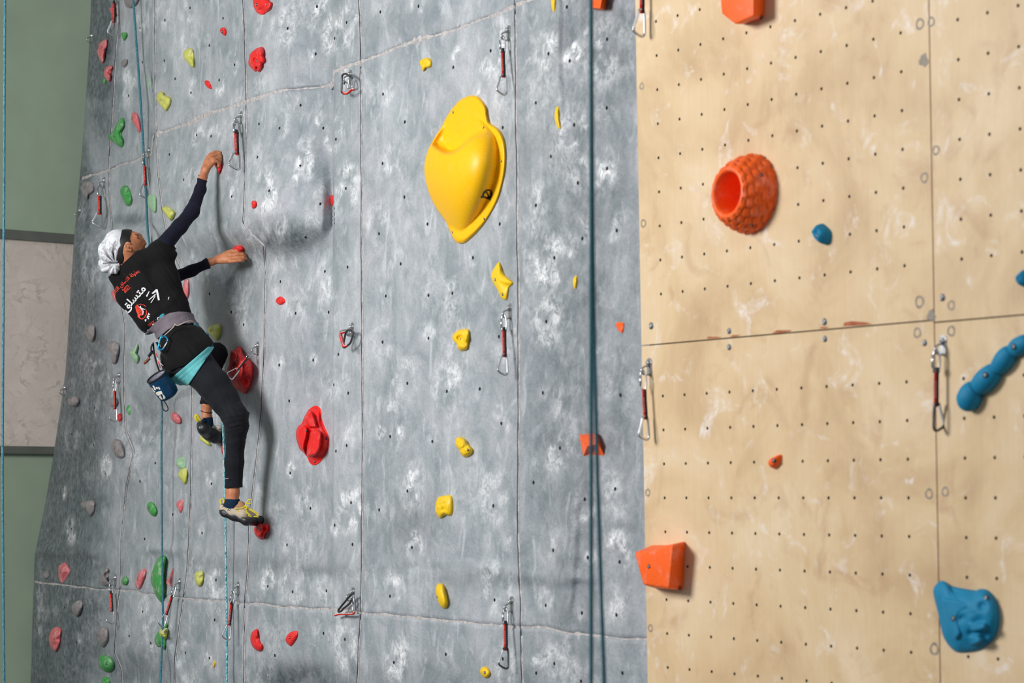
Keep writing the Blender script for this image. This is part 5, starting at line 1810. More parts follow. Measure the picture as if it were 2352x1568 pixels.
trunk.rc((280, 634, 11.9, 11), (330, 612, 11.83, 14), (368, 585, 11.77, 13))
armR = Chain(); armR.rc((380, 560, 11.75, 14), (413, 520, UR, 12), (441, 486, ER, 11.63), (460, 435, FR, 9.3), (466, 408, DR - .06, 8.6), (472, 388, DR - .035, 9.0))
armL = Chain(); armL.rc((290, 640, 11.92, 11), (395, 640, 12.01, 11), (440, 622, FL, 9), (478, 604, DL + .064, 7.4), (486, 601, DL + .055, 8.0), (503, 595, DL + .035, 9.6))
legR = Chain(); legR.rc((447, 832, 11.65, 28), (492, 885, 11.6, 25), (540, 965, 11.54, 19), (541, 1015, 11.55, 15), (537, 1095, 11.59, 14), (534.5, 1130, 11.6, 15.2), (532, 1158, 11.6, 15.5), (530, 1176, 11.6, 13))
legR.rc((530, 1176, 11.6, 11), (575, 1190, DF, 8), (596, 1194, DF, 6))
legL = Chain(); legL.rc((410, 815, 11.79, 26), (497, 812, 12.03, 17), (480, 890, 12.05, 13), (475, 930, 12.06, 12.3), (474.5, 960, 12.06, 12.3), (474, 978, 12.06, 11))
legL.rc((474, 980, 12.07, 8), (494, 1000, DU_ + .02, 5))
# hands
handR = Chain()
handR.rc((472, 388, DR - .035, 9.5), (481, 364, DR - .012, 9.5))
handR.rc((474, 388, DR - .05, 8), (491, 369, DR - .035, 7.5))
handR.rc((478, 374, DR - .03, 9))
handL = Chain()
handL.rc((503, 595, DL + .03, 10), (528, 586, DL + .012, 9))
handL.rc((505, 597, DL + .015, 9), (530, 597, DL - .012, 7.5))
handL.rc((518, 592, DL + .01, 10.5))
fingers = Chain()
fingers.rc((482, 356, DR + .006, 5.2), (494, 350, DR + .018, 4.9), (503, 350, DR + .020, 4.5), (507, 359, DR + .016, 4.0))
fingers.rc((486, 359, DR - .014, 5.2), (498, 355.5, DR - .002, 5.0), (505, 358, DR + .002, 4.5), (507, 368, DR + .002, 4.0))
fingers.rc((489, 365, DR - .034, 4.9), (500, 363, DR - .024, 4.7), (505, 367, DR - .016, 4.3), (505, 376, DR - .010, 3.9))
fingers.rc((491, 371, DR - .050, 4.3), (499, 371, DR - .042, 4.1), (503, 375, DR - .034, 3.8), (502, 382, DR - .028, 3.5))
fingers.rc((475, 386, DR - .02, 5.2), (483, 377, DR + .012, 4.9), (492, 372, DR + .022, 4.2))
fingers.rc((527, 580, DL + .018, 5.0), (541, 576.5, DL + .014, 4.9), (553, 576, DL + .014, 4.5), (560, 580, DL + .020, 4.0))
fingers.rc((531, 586, DL + .000, 5.1), (546, 583.5, DL - .004, 5.0), (558, 584, DL - .002, 4.6), (564, 589, DL + .006, 4.0))
fingers.rc((531, 593, DL - .016, 4.9), (547, 591.5, DL - .020, 4.8), (559, 591, DL - .016, 4.5), (565, 594, DL - .006, 3.9))
fingers.rc((528, 600, DL - .030, 4.4), (542, 599, DL - .034, 4.2), (553, 598, DL - .028, 3.9), (559, 599, DL - .018, 3.4))
fingers.rc((504, 590, DL + .04, 5.2), (521, 580, DL + .052, 5.0), (535, 575, DL + .048, 4.2))


def body_fn(P):
    d = smin(body(P, 0.03), head_extra(P, 0.02), 0.025)
    d = smin(d, brow(P, 0.01), 0.012)
    d = np.maximum(d, -(socket(P, 0.01) + 0.007)) * 1.0
    d = smin(d, nose(P, 0.008), 0.010)
    d = smin(d, lips(P, 0.004), 0.005)
    d = smin(d, earb(P, 0.01), 0.008)
    d = np.minimum(d, ear(P, 0.003))
    d = smin(d, trunk(P, 0.03), 0.03)
    for ch in (armR, armL, legR, legL):
        d = smin(d, ch(P, 0.012), 0.02)
    hd = smin(handR(P, 0.012), armR(P, 0.012), 0.012)
    d = smin(d, hd, 0.006)
    hd = handL(P, 0.012)
    d = smin(d, hd, 0.012)
    # each finger stays apart from its neighbours
    f = None
    for i in range(0, len(fingers.pr)):
        a, b, r0, r1 = fingers.pr[i]
        ab = b - a
        t = np.clip((P - a) @ ab / (ab @ ab), 0, 1)
        e = np.linalg.norm(P - a - t[:, None] * ab, axis=1) - (r0 + (r1 - r0) * t)
        f = e if f is None else np.minimum(f, e)
    return smin(d, f, 0.004)


allb = [c.bounds(0.02) for c in (body, trunk, armR, armL, legR, legL, fingers, nose)]
lo = np.min([b[0] for b in allb], 0); hi = np.max([b[1] for b in allb], 0)
person, _ = field_mesh('person', body_fn, lo, hi, 0.0034, MAT['skin'], None, PORG)
person.location = PORG
tag(person, 'climber in black T-shirt, trousers and white headscarf reaching up the grey wall', 'person')


def garment(name, fn, chains, h, mat, parent=None):
    bs = [c.bounds(0.03) for c in chains]
    lo = np.min([b[0] for b in bs], 0); hi = np.max([b[1] for b in bs], 0)
    o, VQ = field_mesh(name, fn, lo, hi, h, MAT[mat], parent or person, PORG)
    return o, VQ


def bvh_vq(VQ):
    return BVHTree.FromPolygons(VQ[0].tolist(), VQ[1].tolist())


# ---- T-shirt
ts = Chain()
ts.rc((272, 634, 11.89, 20), (292, 682, 11.86, 22), (338, 744, 11.82, 21))
ts.rc((322, 618, 11.83, 38), (352, 672, 11.8, 43), (388, 728, 11.77, 40), (405, 765, 11.75, 40))
ts.rc((372, 588, 11.75, 25), (385, 640, 11.74, 25), (405, 700, 11.73, 24), (418, 735, 11.73, 25))
ts.rc((274, 632, 11.89, 21), (325, 605, 11.82, 26), (370, 578, 11.75, 26))
ts.rc((305, 605, 11.83, 25))
sleeve = Chain(); sleeve.rc((368, 578, 11.75, 26), (392, 553, 11.79, 21)); sleeve.rc((378, 590, 11.74, 16), (399, 584, 11.74, 9))
tail = Chain(); tail.rc((400, 755, 11.75, 40), (424, 798, 11.7, 50), (446, 820, 11.66, 51)); tail.rc((440, 770, 11.73, 27), (458, 798, 11.69, 32)); tail.rc((412, 836, 11.69, 43))


def fold_noise(P, ang, sx, sy, amp, seed):
    px, py = proj_px(P)
    u = px * math.cos(ang) + py * math.sin(ang); v = -px * math.sin(ang) + py * math.cos(ang)
    return amp * (fbm(u / sx, v / sy, seed, 3) - 0.5) * 2


def shirt_fn(P):
    d = smin(ts(P, 0.035), sleeve(P, 0.02), 0.025)
    px, py = proj_px(P)
    d = smin(d, tail(P, 0.03), 0.02)
    d = d + fold_noise(P, 0.95, 70, 10, 0.0065, 3)
    # diagonal drape across the back
    e = ((px - 330) * 0.62 + (py - 740) * 0.78)
    d = d - 0.006 * np.exp(-((e - 0) / 9.0) ** 2) * sst(300, 340, px) * (1 - sst(400, 420, px))
    # neckline and lower hem
    nk = ((px - 297) * -0.67 + (py - 593) * -0.74) * PXM        # positive towards the head
    d = np.maximum(d, nk - 0.002)
    hem = np.interp(px, [340, 372, 392, 430, 455, 490], [812, 842, 852, 836, 814, 790])
    d = np.maximum(d, (py - hem) * PXM * 0.8)
    sl = ((px - 395) * 0.72 - (py - 566) * 0.42) * PXM
    return np.maximum(d, sl - 0.010)


shirt, SH = garment('t_shirt', shirt_fn, [ts, sleeve, tail], 0.0042, 'tshirt')
SH_BVH = bvh_vq(SH)

# ---- long-sleeved under-layer
slR = Chain(); slR.rc((380, 558, 11.75, 20), (413, 520, UR, 17), (441, 486, ER, 16.5), (460, 435, FR, 12.4), (466, 408, DR - .06, 10.9), (470, 395, DR - .045, 10.8))


def slR_fn(P):
    px, py = proj_px(P)
    cut = (-(px - 466) * -0.25 * -1 - (py - 411.5) * 0.95) * PXM
    cut = ((412 - py) * 0.94 + (px - 466) * 0.30) * PXM
    return np.maximum(slR(P, 0.02) + fold_noise(P, 0.6, 9, 30, 0.0018, 8), cut)


garment('sleeve', slR_fn, [slR], 0.0036, 'navy')
slL = Chain(); slL.rc((330, 640, 11.93, 17), (392, 640, 12.01, 15.5), (440, 621.5, FL, 12.6), (478, 604.5, DL + .064, 10.8), (500, 596, DL + .04, 10.8))


def slL_fn(P):
    px, py = proj_px(P)
    cut = ((px - 480) * 0.93 - (py - 604) * 0.37) * PXM
    return np.maximum(slL(P, 0.02) + fold_noise(P, -0.4, 20, 8, 0.0016, 5), cut)


garment('sleeve', slL_fn, [slL], 0.0036, 'navy')

# ---- trousers
tr = Chain()
tr.rc((400, 765, 11.75, 36), (428, 820, 11.72, 48))
tr.rc((412, 836, 11.7, 40))
thigh = Chain(); thigh.rc((450, 840, 11.665, 43), (492, 885, 11.59, 37), (515, 916, 11.57, 33), (541, 957, 11.53, 28.5), (544, 982, 11.53, 25))
shin = Chain(); shin.rc((543, 975, 11.53, 26), (541, 1010, 11.55, 21.5), (538, 1062, 11.58, 21.5), (536.5, 1125, 11.6, 19.6), (536, 1135, 11.6, 19.4))
lgl = Chain(); lgl.rc((408, 818, 11.79, 40), (497, 812, 12.03, 24.5), (484, 870, 12.04, 19), (474, 926, 12.06, 13.6), (474, 936, 12.06, 13.4))


def pants_fn(P):
    px, py = proj_px(P)
    d = smin(tr(P, 0.03), thigh(P, 0.02), 0.05)
    s = shin(P, 0.015)
    d = smin(d, s, 0.012)
    l = np.maximum(lgl(P, 0.02), (py - 927) * PXM)
    cutR = (py - 1120 + (px - 536) * 0.06) * PXM
    d = np.maximum(d, np.where(px > 492, cutR, -1))
    d = smin(d, l, 0.008)
    kn = np.exp(-((px - 535) / 40.0) ** 2 - ((py - 975) / 45.0) ** 2)
    d = d + fold_noise(P, 0.95, 45, 8, 0.0055, 12) * (0.5 + 0.8 * sst(880, 960, py) * (1 - sst(1005, 1040, py))) * (1 - 0.85 * sst(1005, 1040, py)) + fold_noise(P, -0.25, 40, 9, 0.0075, 14) * kn
    # pressed crease down the shin
    d = d - 0.002 * np.exp(-((px - 548) / 2.5) ** 2) * sst(1010, 1050, py)
    return np.maximum(d, (np.interp(px, [340, 380, 440], [775, 770, 752]) - py) * PXM)


garment('trousers', pants_fn, [tr, thigh, shin, lgl], 0.0042, 'pants')
MB().tube([Vector(W(x, y, 11.54)) - PORG for x, y in [(518, 1099.5), (520, 1098.8), (523, 1099), (524.5, 1098)]], 0.0012, 6).build('printed_tag', MAT['stitch'], person)

# ---- socks
sk = Chain(); sk.rc((534.5, 1140, 11.6, 17.3), (532, 1160, 11.6, 17.8), (530, 1172, 11.6, 17))
garment('sock', lambda P: np.maximum(sk(P, 0.01), (1146 + 0.6 * np.sin((proj_px(P)[0] - 530) / 5) - proj_px(P)[1]) * PXM), [sk], 0.0034, 'sock')
skl = Chain(); skl.rc((474.5, 948, 12.06, 13.6), (476, 972, 12.06, 14.5))
garment('sock', lambda P: np.maximum(skl(P, 0.01), (957.5 - proj_px(P)[1]) * PXM), [skl], 0.0034, 'sock')

# ---- headscarf and hair
sc = Chain(); sc.rc((272, 562, HD, 36.5), (258, 578, HD, 31)); sc.rc((258, 580, HD, 30), (252, 603, HD + .005, 22)); sc.rc((262, 614, HD, 12), (244, 610, HD, 15))
sc.rc((268, 608, HD - .02, 9), (262, 619, HD - .015, 9))


def pleats(px, py):
    # gathers running to the knot low at the nape
    an = np.arctan2(py - 606, px - 264); r = np.hypot(px - 264, py - 606)
    w = np.sin(an * 11 + 1.8 * np.sin(r / 14.0)) * sst(1, 12, r) * (1 - sst(40, 76, r))
    band = np.exp(-((py - (604 + (262 - px) * 0.05)) / 2.2) ** 2) * (px < 272) * (px > 236)
    return w, band


def scarf_fn(P):
    px, py = proj_px(P)
    d = sc(P, 0.025)
    w, band = pleats(px, py)
    d = d + 0.0024 * w + 0.005 * band
    edge = (px - (282.5 + (py - 530) * -0.06 + 2.5 * np.sin((py - 528) / 16.0))) * PXM
    return np.maximum(d, edge)


scarf, SCV = garment('headscarf', scarf_fn, [sc], 0.0032, 'scarf')
spx, spy = proj_px(SCV[0])
pw, pb = pleats(spx, spy)
pan = np.arctan2(spy - 606, spx - 264)
pv = np.clip(sst(0.1, 0.8, pw) * (1 - sst(16, 58, np.hypot(spx - 264, spy - 606))) * (0.18 + 0.9 * np.exp(-((pan + 1.85) / 0.85) ** 2)) + pb * 0.8, 0, 1)  # painted shade of the gathers, strongest by the knot
a_ = scarf.data.attributes.new('pleat', 'FLOAT', 'POINT'); a_.data.foreach_set('value', pv.astype(np.float32))
hr = Chain(); hr.rc((283, 566, HD, 35.5), (287, 568, HD, 35.5)); hr.rc((296, 556, HD, 28.8)); hr.rc((283, 592, HD - .01, 20))


def hair_fn(P):
    px, py = proj_px(P)
    d = hr(P, 0.03)
    line = np.interp(py, [520, 534, 547, 558, 562, 566, 580, 592, 604], [306, 301.5, 298, 301, 297, 284, 283, 288, 286])
    return np.maximum(np.maximum(d, (px - line) * PXM), (py - 606) * PXM)


garment('hair', hair_fn, [hr], 0.0032, 'hair')
# eyebrow, eye, lashes
def pt(x, y, d): return Vector(W(x, y, d)) - PORG
def on_skin(x, y, off=0.001):
    return None


bb = bvh_of(person.data)
def face_pt(x, y, off):
    h = cast_local(bb, x, y)
    return h


def cast_local(b, x, y, off=0.001):
    d = Vector(ray(x, y)).normalized()
    h = b.ray_cast(CAMP - PORG, d)
    if h[0] is None: return None
    nr = h[1] if h[1].dot(d) < 0 else -h[1]
    return h[0] + nr * off


def skin_line(pts, r, name, mat):
    q = [cast_local(bb, x, y) for x, y in pts]
    q = [p for p in q if p is not None]
    if len(q) > 2:
        MB().tube(smooth_path(q, 3), r, 6).build(name, MAT[mat], person)


skin_line([(310, 538.5), (313, 539), (316, 541), (318, 543.5), (319, 546)], [0.0022] * 13, 'eyebrow', 'eyed') if False else skin_line([(309.5, 538), (312.5, 538.6), (315.5, 540.2), (317.5, 542.5)], 0.0019, 'eyebrow', 'eyed')
skin_line([(314.5, 546.2), (316.6, 546.6), (318.4, 547.6), (319.8, 549.2)], 0.0016, 'eyelash', 'eyed')
skin_line([(296.5, 566), (296, 569), (298, 571)], 0.0020, 'ear_shade_line', 'eyed')  # dark line drawn for the shade in the ear's hollow

# ---- harness
harness = empty('harness', (0, 0, 0)); harness.parent = person


def belt_fn(P):
    px, py = proj_px(P)
    d = np.minimum(ts(P, 0.035), tr(P, 0.03))
    d = smin(d, tail(P, 0.03), 0.02) - 0.008 + fold_noise(P, -0.6, 40, 7, 0.003, 33)
    yt = np.interp(px, [330, 337, 352, 370, 390, 410, 430, 450], [770, 762, 745, 728, 718.5, 715, 716, 722])
    yb = np.interp(px, [330, 350, 365, 385, 403, 425, 442, 455], [800, 789, 776, 758, 747, 743, 742, 744])
    return np.maximum(np.maximum(d, (yt - py) * PXM * .8), (py - yb) * PXM * .8)


garment('waist_belt', belt_fn, [ts, tr], 0.004, 'belt', harness)


def loop_fn(P):
    px, py = proj_px(P)
    d = smin(smin(smin(tr(P, 0.03), thigh(P, 0.02), 0.05), shin(P, .015), .012), tail(P, 0.03) + 0.002, 0.02) - 0.0075
    # between two lines across the thigh
    a = ((px - 411) * (800 - 853) - (py - 853) * (473 - 411)) / math.hypot(62, 53)
    b = ((px - 437) * (808 - 878) - (py - 878) * (485 - 437)) / math.hypot(48, 70)
    d = np.maximum(d, a * PXM); d = np.maximum(d, -b * PXM)
    rib = 0.0022 * np.exp(-((a + 9) / 1.5) ** 2) + 0.0022 * np.exp(-((a + 18) / 1.5) ** 2)
    return np.maximum(d + rib, (796 - py) * PXM)


garment('leg_loop', loop_fn, [tr, thigh], 0.0036, 'teal', harness)
lg2 = Chain(); lg2.rc((400, 868, 11.73, 11), (415, 876, 11.69, 8), (426, 874, 11.67, 7))
garment('leg_loop', lambda P: lg2(P, 0.01), [lg2], 0.0036, 'greencloth', harness)


def strap(name, pts, r, mat, parent=harness, flat=1.0, n=4):
    return MB().tube(smooth_path([pt(*p) for p in pts], n), r, 8, flat=flat).build(name, MAT[mat], parent)


MAT['cord'] = simple('pale_cord', srgb(182, 170, 160), 0.7, var=0.1)
MAT['wood'] = simple('brown_wood_handle', srgb(112, 66, 36), 0.6, var=0.2, vscale=80)
strap('gear_loop', [(372, 776, 11.6), (380, 768, 11.59), (392, 757, 11.59), (399, 750, 11.59), (401, 745, 11.59)], 0.0028, 'cord')
strap('gear_loop', [(401, 743, 11.595), (405, 747, 11.59), (412, 746, 11.59), (425, 740, 11.6), (436, 737, 11.62), (443, 738, 11.64)], 0.0028, 'cord')
strap('gear_loop', [(350, 790, 11.66), (347, 800, 11.65), (349, 810, 11.65), (356, 813, 11.65)], 0.004, 'blacktape')
strap('strap', [(352, 788, 11.68), (354, 810, 11.66), (360, 835, 11.65), (366, 852, 11.65)], 0.0105, 'blacktape', flat=0.4)
strap('strap', [(360, 786, 11.65), (370, 805, 11.63), (382, 820, 11.62), (398, 836, 11.62), (411, 853, 11.62)], 0.0085, 'blacktape', flat=0.4)
strap('strap', [(350, 806, 11.67), (344, 815, 11.66), (341, 818, 11.66)], 0.0075, 'blacktape')
strap('red_cord', [(359, 812, 11.62), (363, 825, 11.615), (365, 834, 11.615), (368, 844, 11.62)], 0.0024, 'redtape')
strap('red_cord', [(361, 820, 11.617), (365, 829, 11.61), (371, 836, 11.615), (375, 840, 11.62)], 0.0022, 'stitch')
strap('wooden_handle', [(344, 822, 11.65), (339, 827, 11.65), (334, 832, 11.65), (331, 836, 11.65)], [0.0075] * 9 + [0.007, 0.0055, 0.004, 0.003], 'wood')
strap('tie_in_knot', [(446, 742, 11.69), (458, 753, 11.71), (466, 764, 11.73), (472, 772, 11.71), (476, 782, 11.69), (480, 792, 11.7), (483, 803, 11.71)], 0.0072, 'rope')
for k in range(4):
    strap('knot_wrap', [(468 + 3.2 * k, 766 + 8 * k, 11.72), (473 + 3.2 * k, 765 + 8 * k, 11.685), (478 + 3.2 * k, 770 + 8 * k, 11.7)], 0.0058, 'rope')
# white mark on the belt
print_on([bvh_of(bpy.data.objects['waist_belt'].data)], [], 'x', MAT['stitch'], None) if False else None
bw = bpy.data.objects['waist_belt'].data
_bw = BVHTree.FromPolygons([tuple(Vector(v.co) + PORG) for v in bw.vertices], [tuple(p.vertices) for p in bw.polygons])


def person_print(polys, name, mat, bv, off=0.0015, parent=None, cuts=2):
    bm = bmesh.new()
    for poly in polys:
        try: bm.faces.new([bm.verts.new((x, -y, 0)) for x, y in poly])
        except ValueError: pass
    o = lay_print(bm, bv, name, mat, None, off, cuts)
    o.data.transform(Matrix.Translation(-PORG))
    o.parent = parent or person
    return o


person_print([[(349, 763), (353.5, 770), (354.5, 776), (350.5, 773), (348, 768)], [(350, 770), (355, 777), (352, 776)]], 'belt_logo', MAT['stitch'], [_bw], parent=harness)

# ---- climbing shoes
def shoe(name, parts):
    root = empty(name, (0, 0, 0)); root.parent = person
    return root


sR = shoe('climbing_shoe', None)
rd = Chain(); rd.wide(0.016, (517, 1177, 11.6, 10.5), (538, 1185, 11.59, 9), (566, 1195, 11.57, 9), (586, 1197, DF + .01, 8.5))
rd.rc((594, 1193.5, DF, 10.5), (597, 1194, DF, 10.2)); rd.rc((514, 1172, 11.6, 9))


def rand_fn(P):
    px, py = proj_px(P)
    top = np.interp(px, [505, 509, 513, 524, 538, 551, 562, 570, 582, 594, 602], [1163, 1164, 1167, 1172.5, 1176, 1180, 1189, 1191, 1187.5, 1184, 1180])
    return np.maximum(rd(P, 0.02), (top - py) * PXM)


garment('rubber_rand', rand_fn, [rd], 0.0034, 'rand', sR)
up_ = Chain(); up_.wide(0.012, (516, 1168, 11.6, 9.5), (536, 1175, 11.59, 11.63), (558, 1181, 11.58, 12), (578, 1187, DF + .01, 9.5), (590, 1189, DF, 7))
up_.rc((512, 1160, 11.6, 4), (513, 1168, 11.6, 6))


def upper_fn(P):
    px, py = proj_px(P)
    top = np.interp(px, [506, 512, 516, 528, 538, 548, 570], [1150, 1156, 1163, 1168, 1167, 1160, 1150])
    hole = np.maximum(sk(P, 0.01) - 0.001, -1)
    return np.maximum(np.maximum(up_(P, 0.02), (top - py) * PXM), -hole * (py < 1166) - 1 * (py >= 1166))


garment('suede_upper', upper_fn, [up_], 0.0034, 'suede', sR)
tg = Chain(); tg.wide(0.008, (540, 1168, 11.585, 6.5), (556, 1160, 11.585, 7)); tg.wide(.008, (552, 1154, 11.59, 4), (560, 1168, 11.585, 8))
garment('tongue', lambda P: tg(P, 0.012), [tg], 0.0034, 'tan', sR)


def shoe_tube(name, pts, r, mat, parent, n=5):
    return MB().tube(smooth_path([pt(*p) for p in pts], n), r, 7).build(name, MAT[mat], parent)


zf = 11.545
lc = shoe_tube('lace', [(539, 1168, zf), (550, 1166.5, zf), (560, 1164.5, zf), (565, 1163, zf)], 0.0022, 'lace', sR)
shoe_tube('lace', [(563, 1165, zf), (566, 1155, zf), (572, 1147, zf), (577, 1148, zf), (578, 1153, zf), (573, 1156.5, zf), (565, 1155.5, zf), (563, 1164, zf)], 0.0026, 'lace', sR)
shoe_tube('lace', [(567, 1165, zf), (578, 1170, zf), (588, 1176, zf), (593, 1182, zf), (590, 1186, zf), (583, 1186, zf)], 0.0026, 'lace', sR)
shoe_tube('lace', [(566, 1167, zf), (576, 1172, zf), (586, 1178, zf), (592, 1184, zf)], 0.0022, 'lace', sR)
shoe_tube('lace', [(562, 1166, zf), (565, 1172, zf), (570, 1178, zf), (576, 1184, zf)], 0.0022, 'lace', sR)
shoe_tube('lace', [(568, 1170, zf), (566, 1177, zf), (572, 1180, zf), (571, 1184, zf), (578, 1186, zf)], 0.0018, 'lace', sR)
shoe_tube('lace_knot', [(561, 1163, zf - .004), (565, 1162, zf - .008), (567, 1167, zf - .008), (563, 1168, zf - .004)], 0.0034, 'lace', sR)
shoe_tube('yellow_trim', [(546, 1172, zf), (550, 1177, zf), (555, 1182, zf)], 0.0028, 'lace', sR)
shoe_tube('heel_loop', [(508, 1158, 11.58), (506, 1150, 11.58), (508.5, 1146, 11.58), (512.5, 1146, 11.58), (515, 1149, 11.58), (513.5, 1156, 11.58)], 0.0034, 'lace', sR)
for x, y in [(513, 1162), (525, 1169)]:
    shoe_tube('stitch_band', [(x + 2, y - 2.5, 11.55), (x, y, 11.545), (x - 2, y + 2.5, 11.55)], 0.0018, 'blacktape', sR)
# round maker's mark on the heel rubber
rb = [o for o in sR.children if o.name.startswith('rubber_rand')][0].data
_rb = BVHTree.FromPolygons([tuple(Vector(v.co) + PORG) for v in rb.vertices], [tuple(p.vertices) for p in rb.polygons])
ringp = []
for k in range(14):
    a0, a1 = 2 * math.pi * k / 14, 2 * math.pi * (k + 1) / 14
    ringp.append([(516 + 4.4 * math.cos(a0), 1176.8 + 4.2 * math.sin(a0)), (516 + 4.4 * math.cos(a1), 1176.8 + 4.2 * math.sin(a1)), (516 + 3.6 * math.cos(a1), 1176.8 + 3.4 * math.sin(a1)), (516 + 3.6 * math.cos(a0), 1176.8 + 3.4 * math.sin(a0))])
ringp.append([(514, 1179), (515.8, 1174.4), (516.6, 1174.4), (518.4, 1179), (517.4, 1179), (516.2, 1176)])
MAT['greyprint'] = simple('grey_print', srgb(150, 150, 150), 0.6, var=0.05)
person_print(ringp, 'heel_mark', MAT['greyprint'], [_rb], parent=sR, cuts=0)

sL = shoe('climbing_shoe', None)
rl = Chain(); rl.wide(0.018, (469, 983, 12.06, 16), (482, 995, DU_ + .02, 15.5), (495, 1004, DU_, 15))
rl.rc((460, 975, 12.06, 7)); rl.rc((503, 1006, DU_ + .01, 9))


def rl_fn(P):
    px, py = proj_px(P)
    top = np.interp(px, [452, 456, 467, 485, 498, 510], [968, 966, 965.5, 975, 983, 995])
    return np.maximum(rl(P, 0.02), (top - py) * PXM)


garment('rubber_rand', rl_fn, [rl], 0.0036, 'rand', sL)
ul = Chain(); ul.wide(0.010, (466, 970, 12.08, 8.0), (480, 976, 12.08, 8.5), (492, 987, DU_ + .04, 7))
garment('suede_upper', lambda P: np.maximum(ul(P, 0.015), (962 - proj_px(P)[1]) * PXM), [ul], 0.0036, 'suede', sL)
mb = MB().tube(smooth_path([pt(455, 968, 11.99), pt(450, 962, 11.985), pt(449, 955, 11.985), pt(453, 953.5, 11.985), pt(457, 960, 11.99), pt(459, 966, 11.995)], 4), 0.0062, 8, flat=0.4, up=(0, 1, 0))
mb.build('heel_tab', MAT['lace'], sL)
shoe_tube('lace', [(494, 979, 11.98), (501, 977, 11.97), (509, 979, 11.96), (513, 984, 11.96)], 0.0014, 'tan', sL)
shoe_tube('lace', [(497, 983, 11.98), (503, 988, 11.97), (510, 989, 11.96)], 0.0014, 'tan', sL)
sole_b = [o for o in sL.children if o.name.startswith('rubber_rand')][0].data
_sb = BVHTree.FromPolygons([tuple(Vector(v.co) + PORG) for v in sole_b.vertices], [tuple(p.vertices) for p in sole_b.polygons])
MAT['greenprint'] = simple('green_print', srgb(92, 150, 112), 0.6, var=0.1)
person_print([[(457, 983), (458.5, 978), (459.5, 981), (462, 983), (460, 984)]], 'sole_mark', MAT['greenprint'], [_sb], parent=sL, cuts=0)
# anklet and bracelet
MAT['brownband'] = simple('brown_band', srgb(66, 38, 32), 0.6, var=0.2)


def ring_around(cx, cy, dep, rx, tilt, r, name, mat):
    pts = []
    for k in range(20):
        a = 2 * math.pi * k / 20
        pts.append(pt(cx + rx * math.cos(a), cy + tilt * rx * math.cos(a) + 2.2 * -math.sin(a), dep + rx * PXM * math.sin(a)))
    MB().tube(pts, r, 7, True).build(name, MAT[mat], person)


ring_around(474.5, 945, 12.06, 12.8, 0.16, 0.0024, 'anklet', 'brownband')
ring_around(466, 405, DR - .058, 10.3, 0.25, 0.0016, 'bracelet', 'brownband')

# ---- blue carabiner on the harness and the chalk bag
MAT['bluealu'] = simple('blue_anodised', srgb(30, 150, 204), 0.3, 0.6, var=0.05)
bc = empty('carabiner', W(373, 787, 11.585))
tag(bc, 'blue carabiner clipped to the grey harness loop', 'carabiner')
bl = [Vector(W(x, y, 11.585)) - bc.location for x, y in [(372, 772), (376, 771.5), (382, 775), (385, 780), (384, 785)]]
fr = [Vector(W(x, y, 11.585)) - bc.location for x, y in [(384, 784), (385, 780), (382, 775), (376, 771.5), (371, 772.5), (368.5, 777), (365.5, 790), (363.5, 797), (365, 801.5), (369, 803), (374, 801.5), (376.5, 797.5)]]
MB().tube(smooth_path(fr, 5), 0.0042, 9).build('frame', MAT['bluealu'], bc)
MB().tube([Vector(W(x, y, 11.585)) - bc.location for x, y in [(384, 785), (380, 792), (376.5, 798)]], 0.0034, 9).build('gate', MAT['whitegate'], bc)

MAT['bagblue'] = cloth_mat('glossy_blue_bag_fabric', srgb(14, 58, 90), 0.38, 0.02)
MAT['fleece'] = simple('grey_fleece_lining', srgb(150, 150, 166), 0.9, var=0.3, vscale=90, bmp=0.6, bscale=120)
bag = empty('chalk_bag', W(389, 909, 11.6))
tag(bag, 'open blue chalk bag with pale print hanging from the harness', 'chalk bag')
ctr = Vector(W(359.5, 864, 11.57)); bot = Vector(W(389, 909, 11.6))
ax = (bot - ctr)
ax2 = Vector((ax.x, 0.0, ax.z)).normalized()
axis = (ax2 * 0.90 + Vector((0, 0.36, 0))).normalized()      # mouth tipped towards the camera
side = Vector((ax2.z, 0, -ax2.x)).normalized()
third = axis.cross(side).normalized()
Hb = 0.118; Rb = 0.051
vs = []; fs = []; NSg = 40
prof = [(0.96, 0.0), (1.0, 0.004), (1.03, 0.012), (1.02, 0.04), (1.05, 0.07), (1.04, 0.095), (0.97, 0.112), (0.75, 0.120), (0.0, 0.121)]
for (r, hgt) in prof:
    for k in range(NSg):
        a = 2 * math.pi * k / NSg
        rr = Rb * r * (1 + 0.035 * math.sin(3 * a + hgt * 60) * (0.01 < hgt < 0.11))
        vs.append(ctr - bag.location + axis * hgt + side * (rr * math.cos(a)) + third * (rr * math.sin(a)))
for i in range(len(prof) - 1):
    for k in range(NSg):
        fs.append((i * NSg + k, i * NSg + (k + 1) % NSg, (i + 1) * NSg + (k + 1) % NSg, (i + 1) * NSg + k))
bo = link('bag_body', mesh_from('bag_body', vs, fs), bag, MAT['bagblue'], True)
vs2 = []; fs2 = []
for (r, hgt) in [(0.95, 0.001), (0.90, 0.02), (0.85, 0.06), (0.6, 0.085), (0.0, 0.088)]:
    for k in range(NSg):
        a = 2 * math.pi * k / NSg
        rr = Rb * r * (1 + 0.07 * math.sin(5 * a) * (hgt > 0.005))
        vs2.append(ctr - bag.location + axis * hgt + side * (rr * math.cos(a)) + third * (rr * math.sin(a)))
for i in range(4):
    for k in range(NSg):
        fs2.append((i * NSg + k, (i + 1) * NSg + k, (i + 1) * NSg + (k + 1) % NSg, i * NSg + (k + 1) % NSg))
link('lining', mesh_from('lining', vs2, fs2), bag, MAT['fleece'], True)
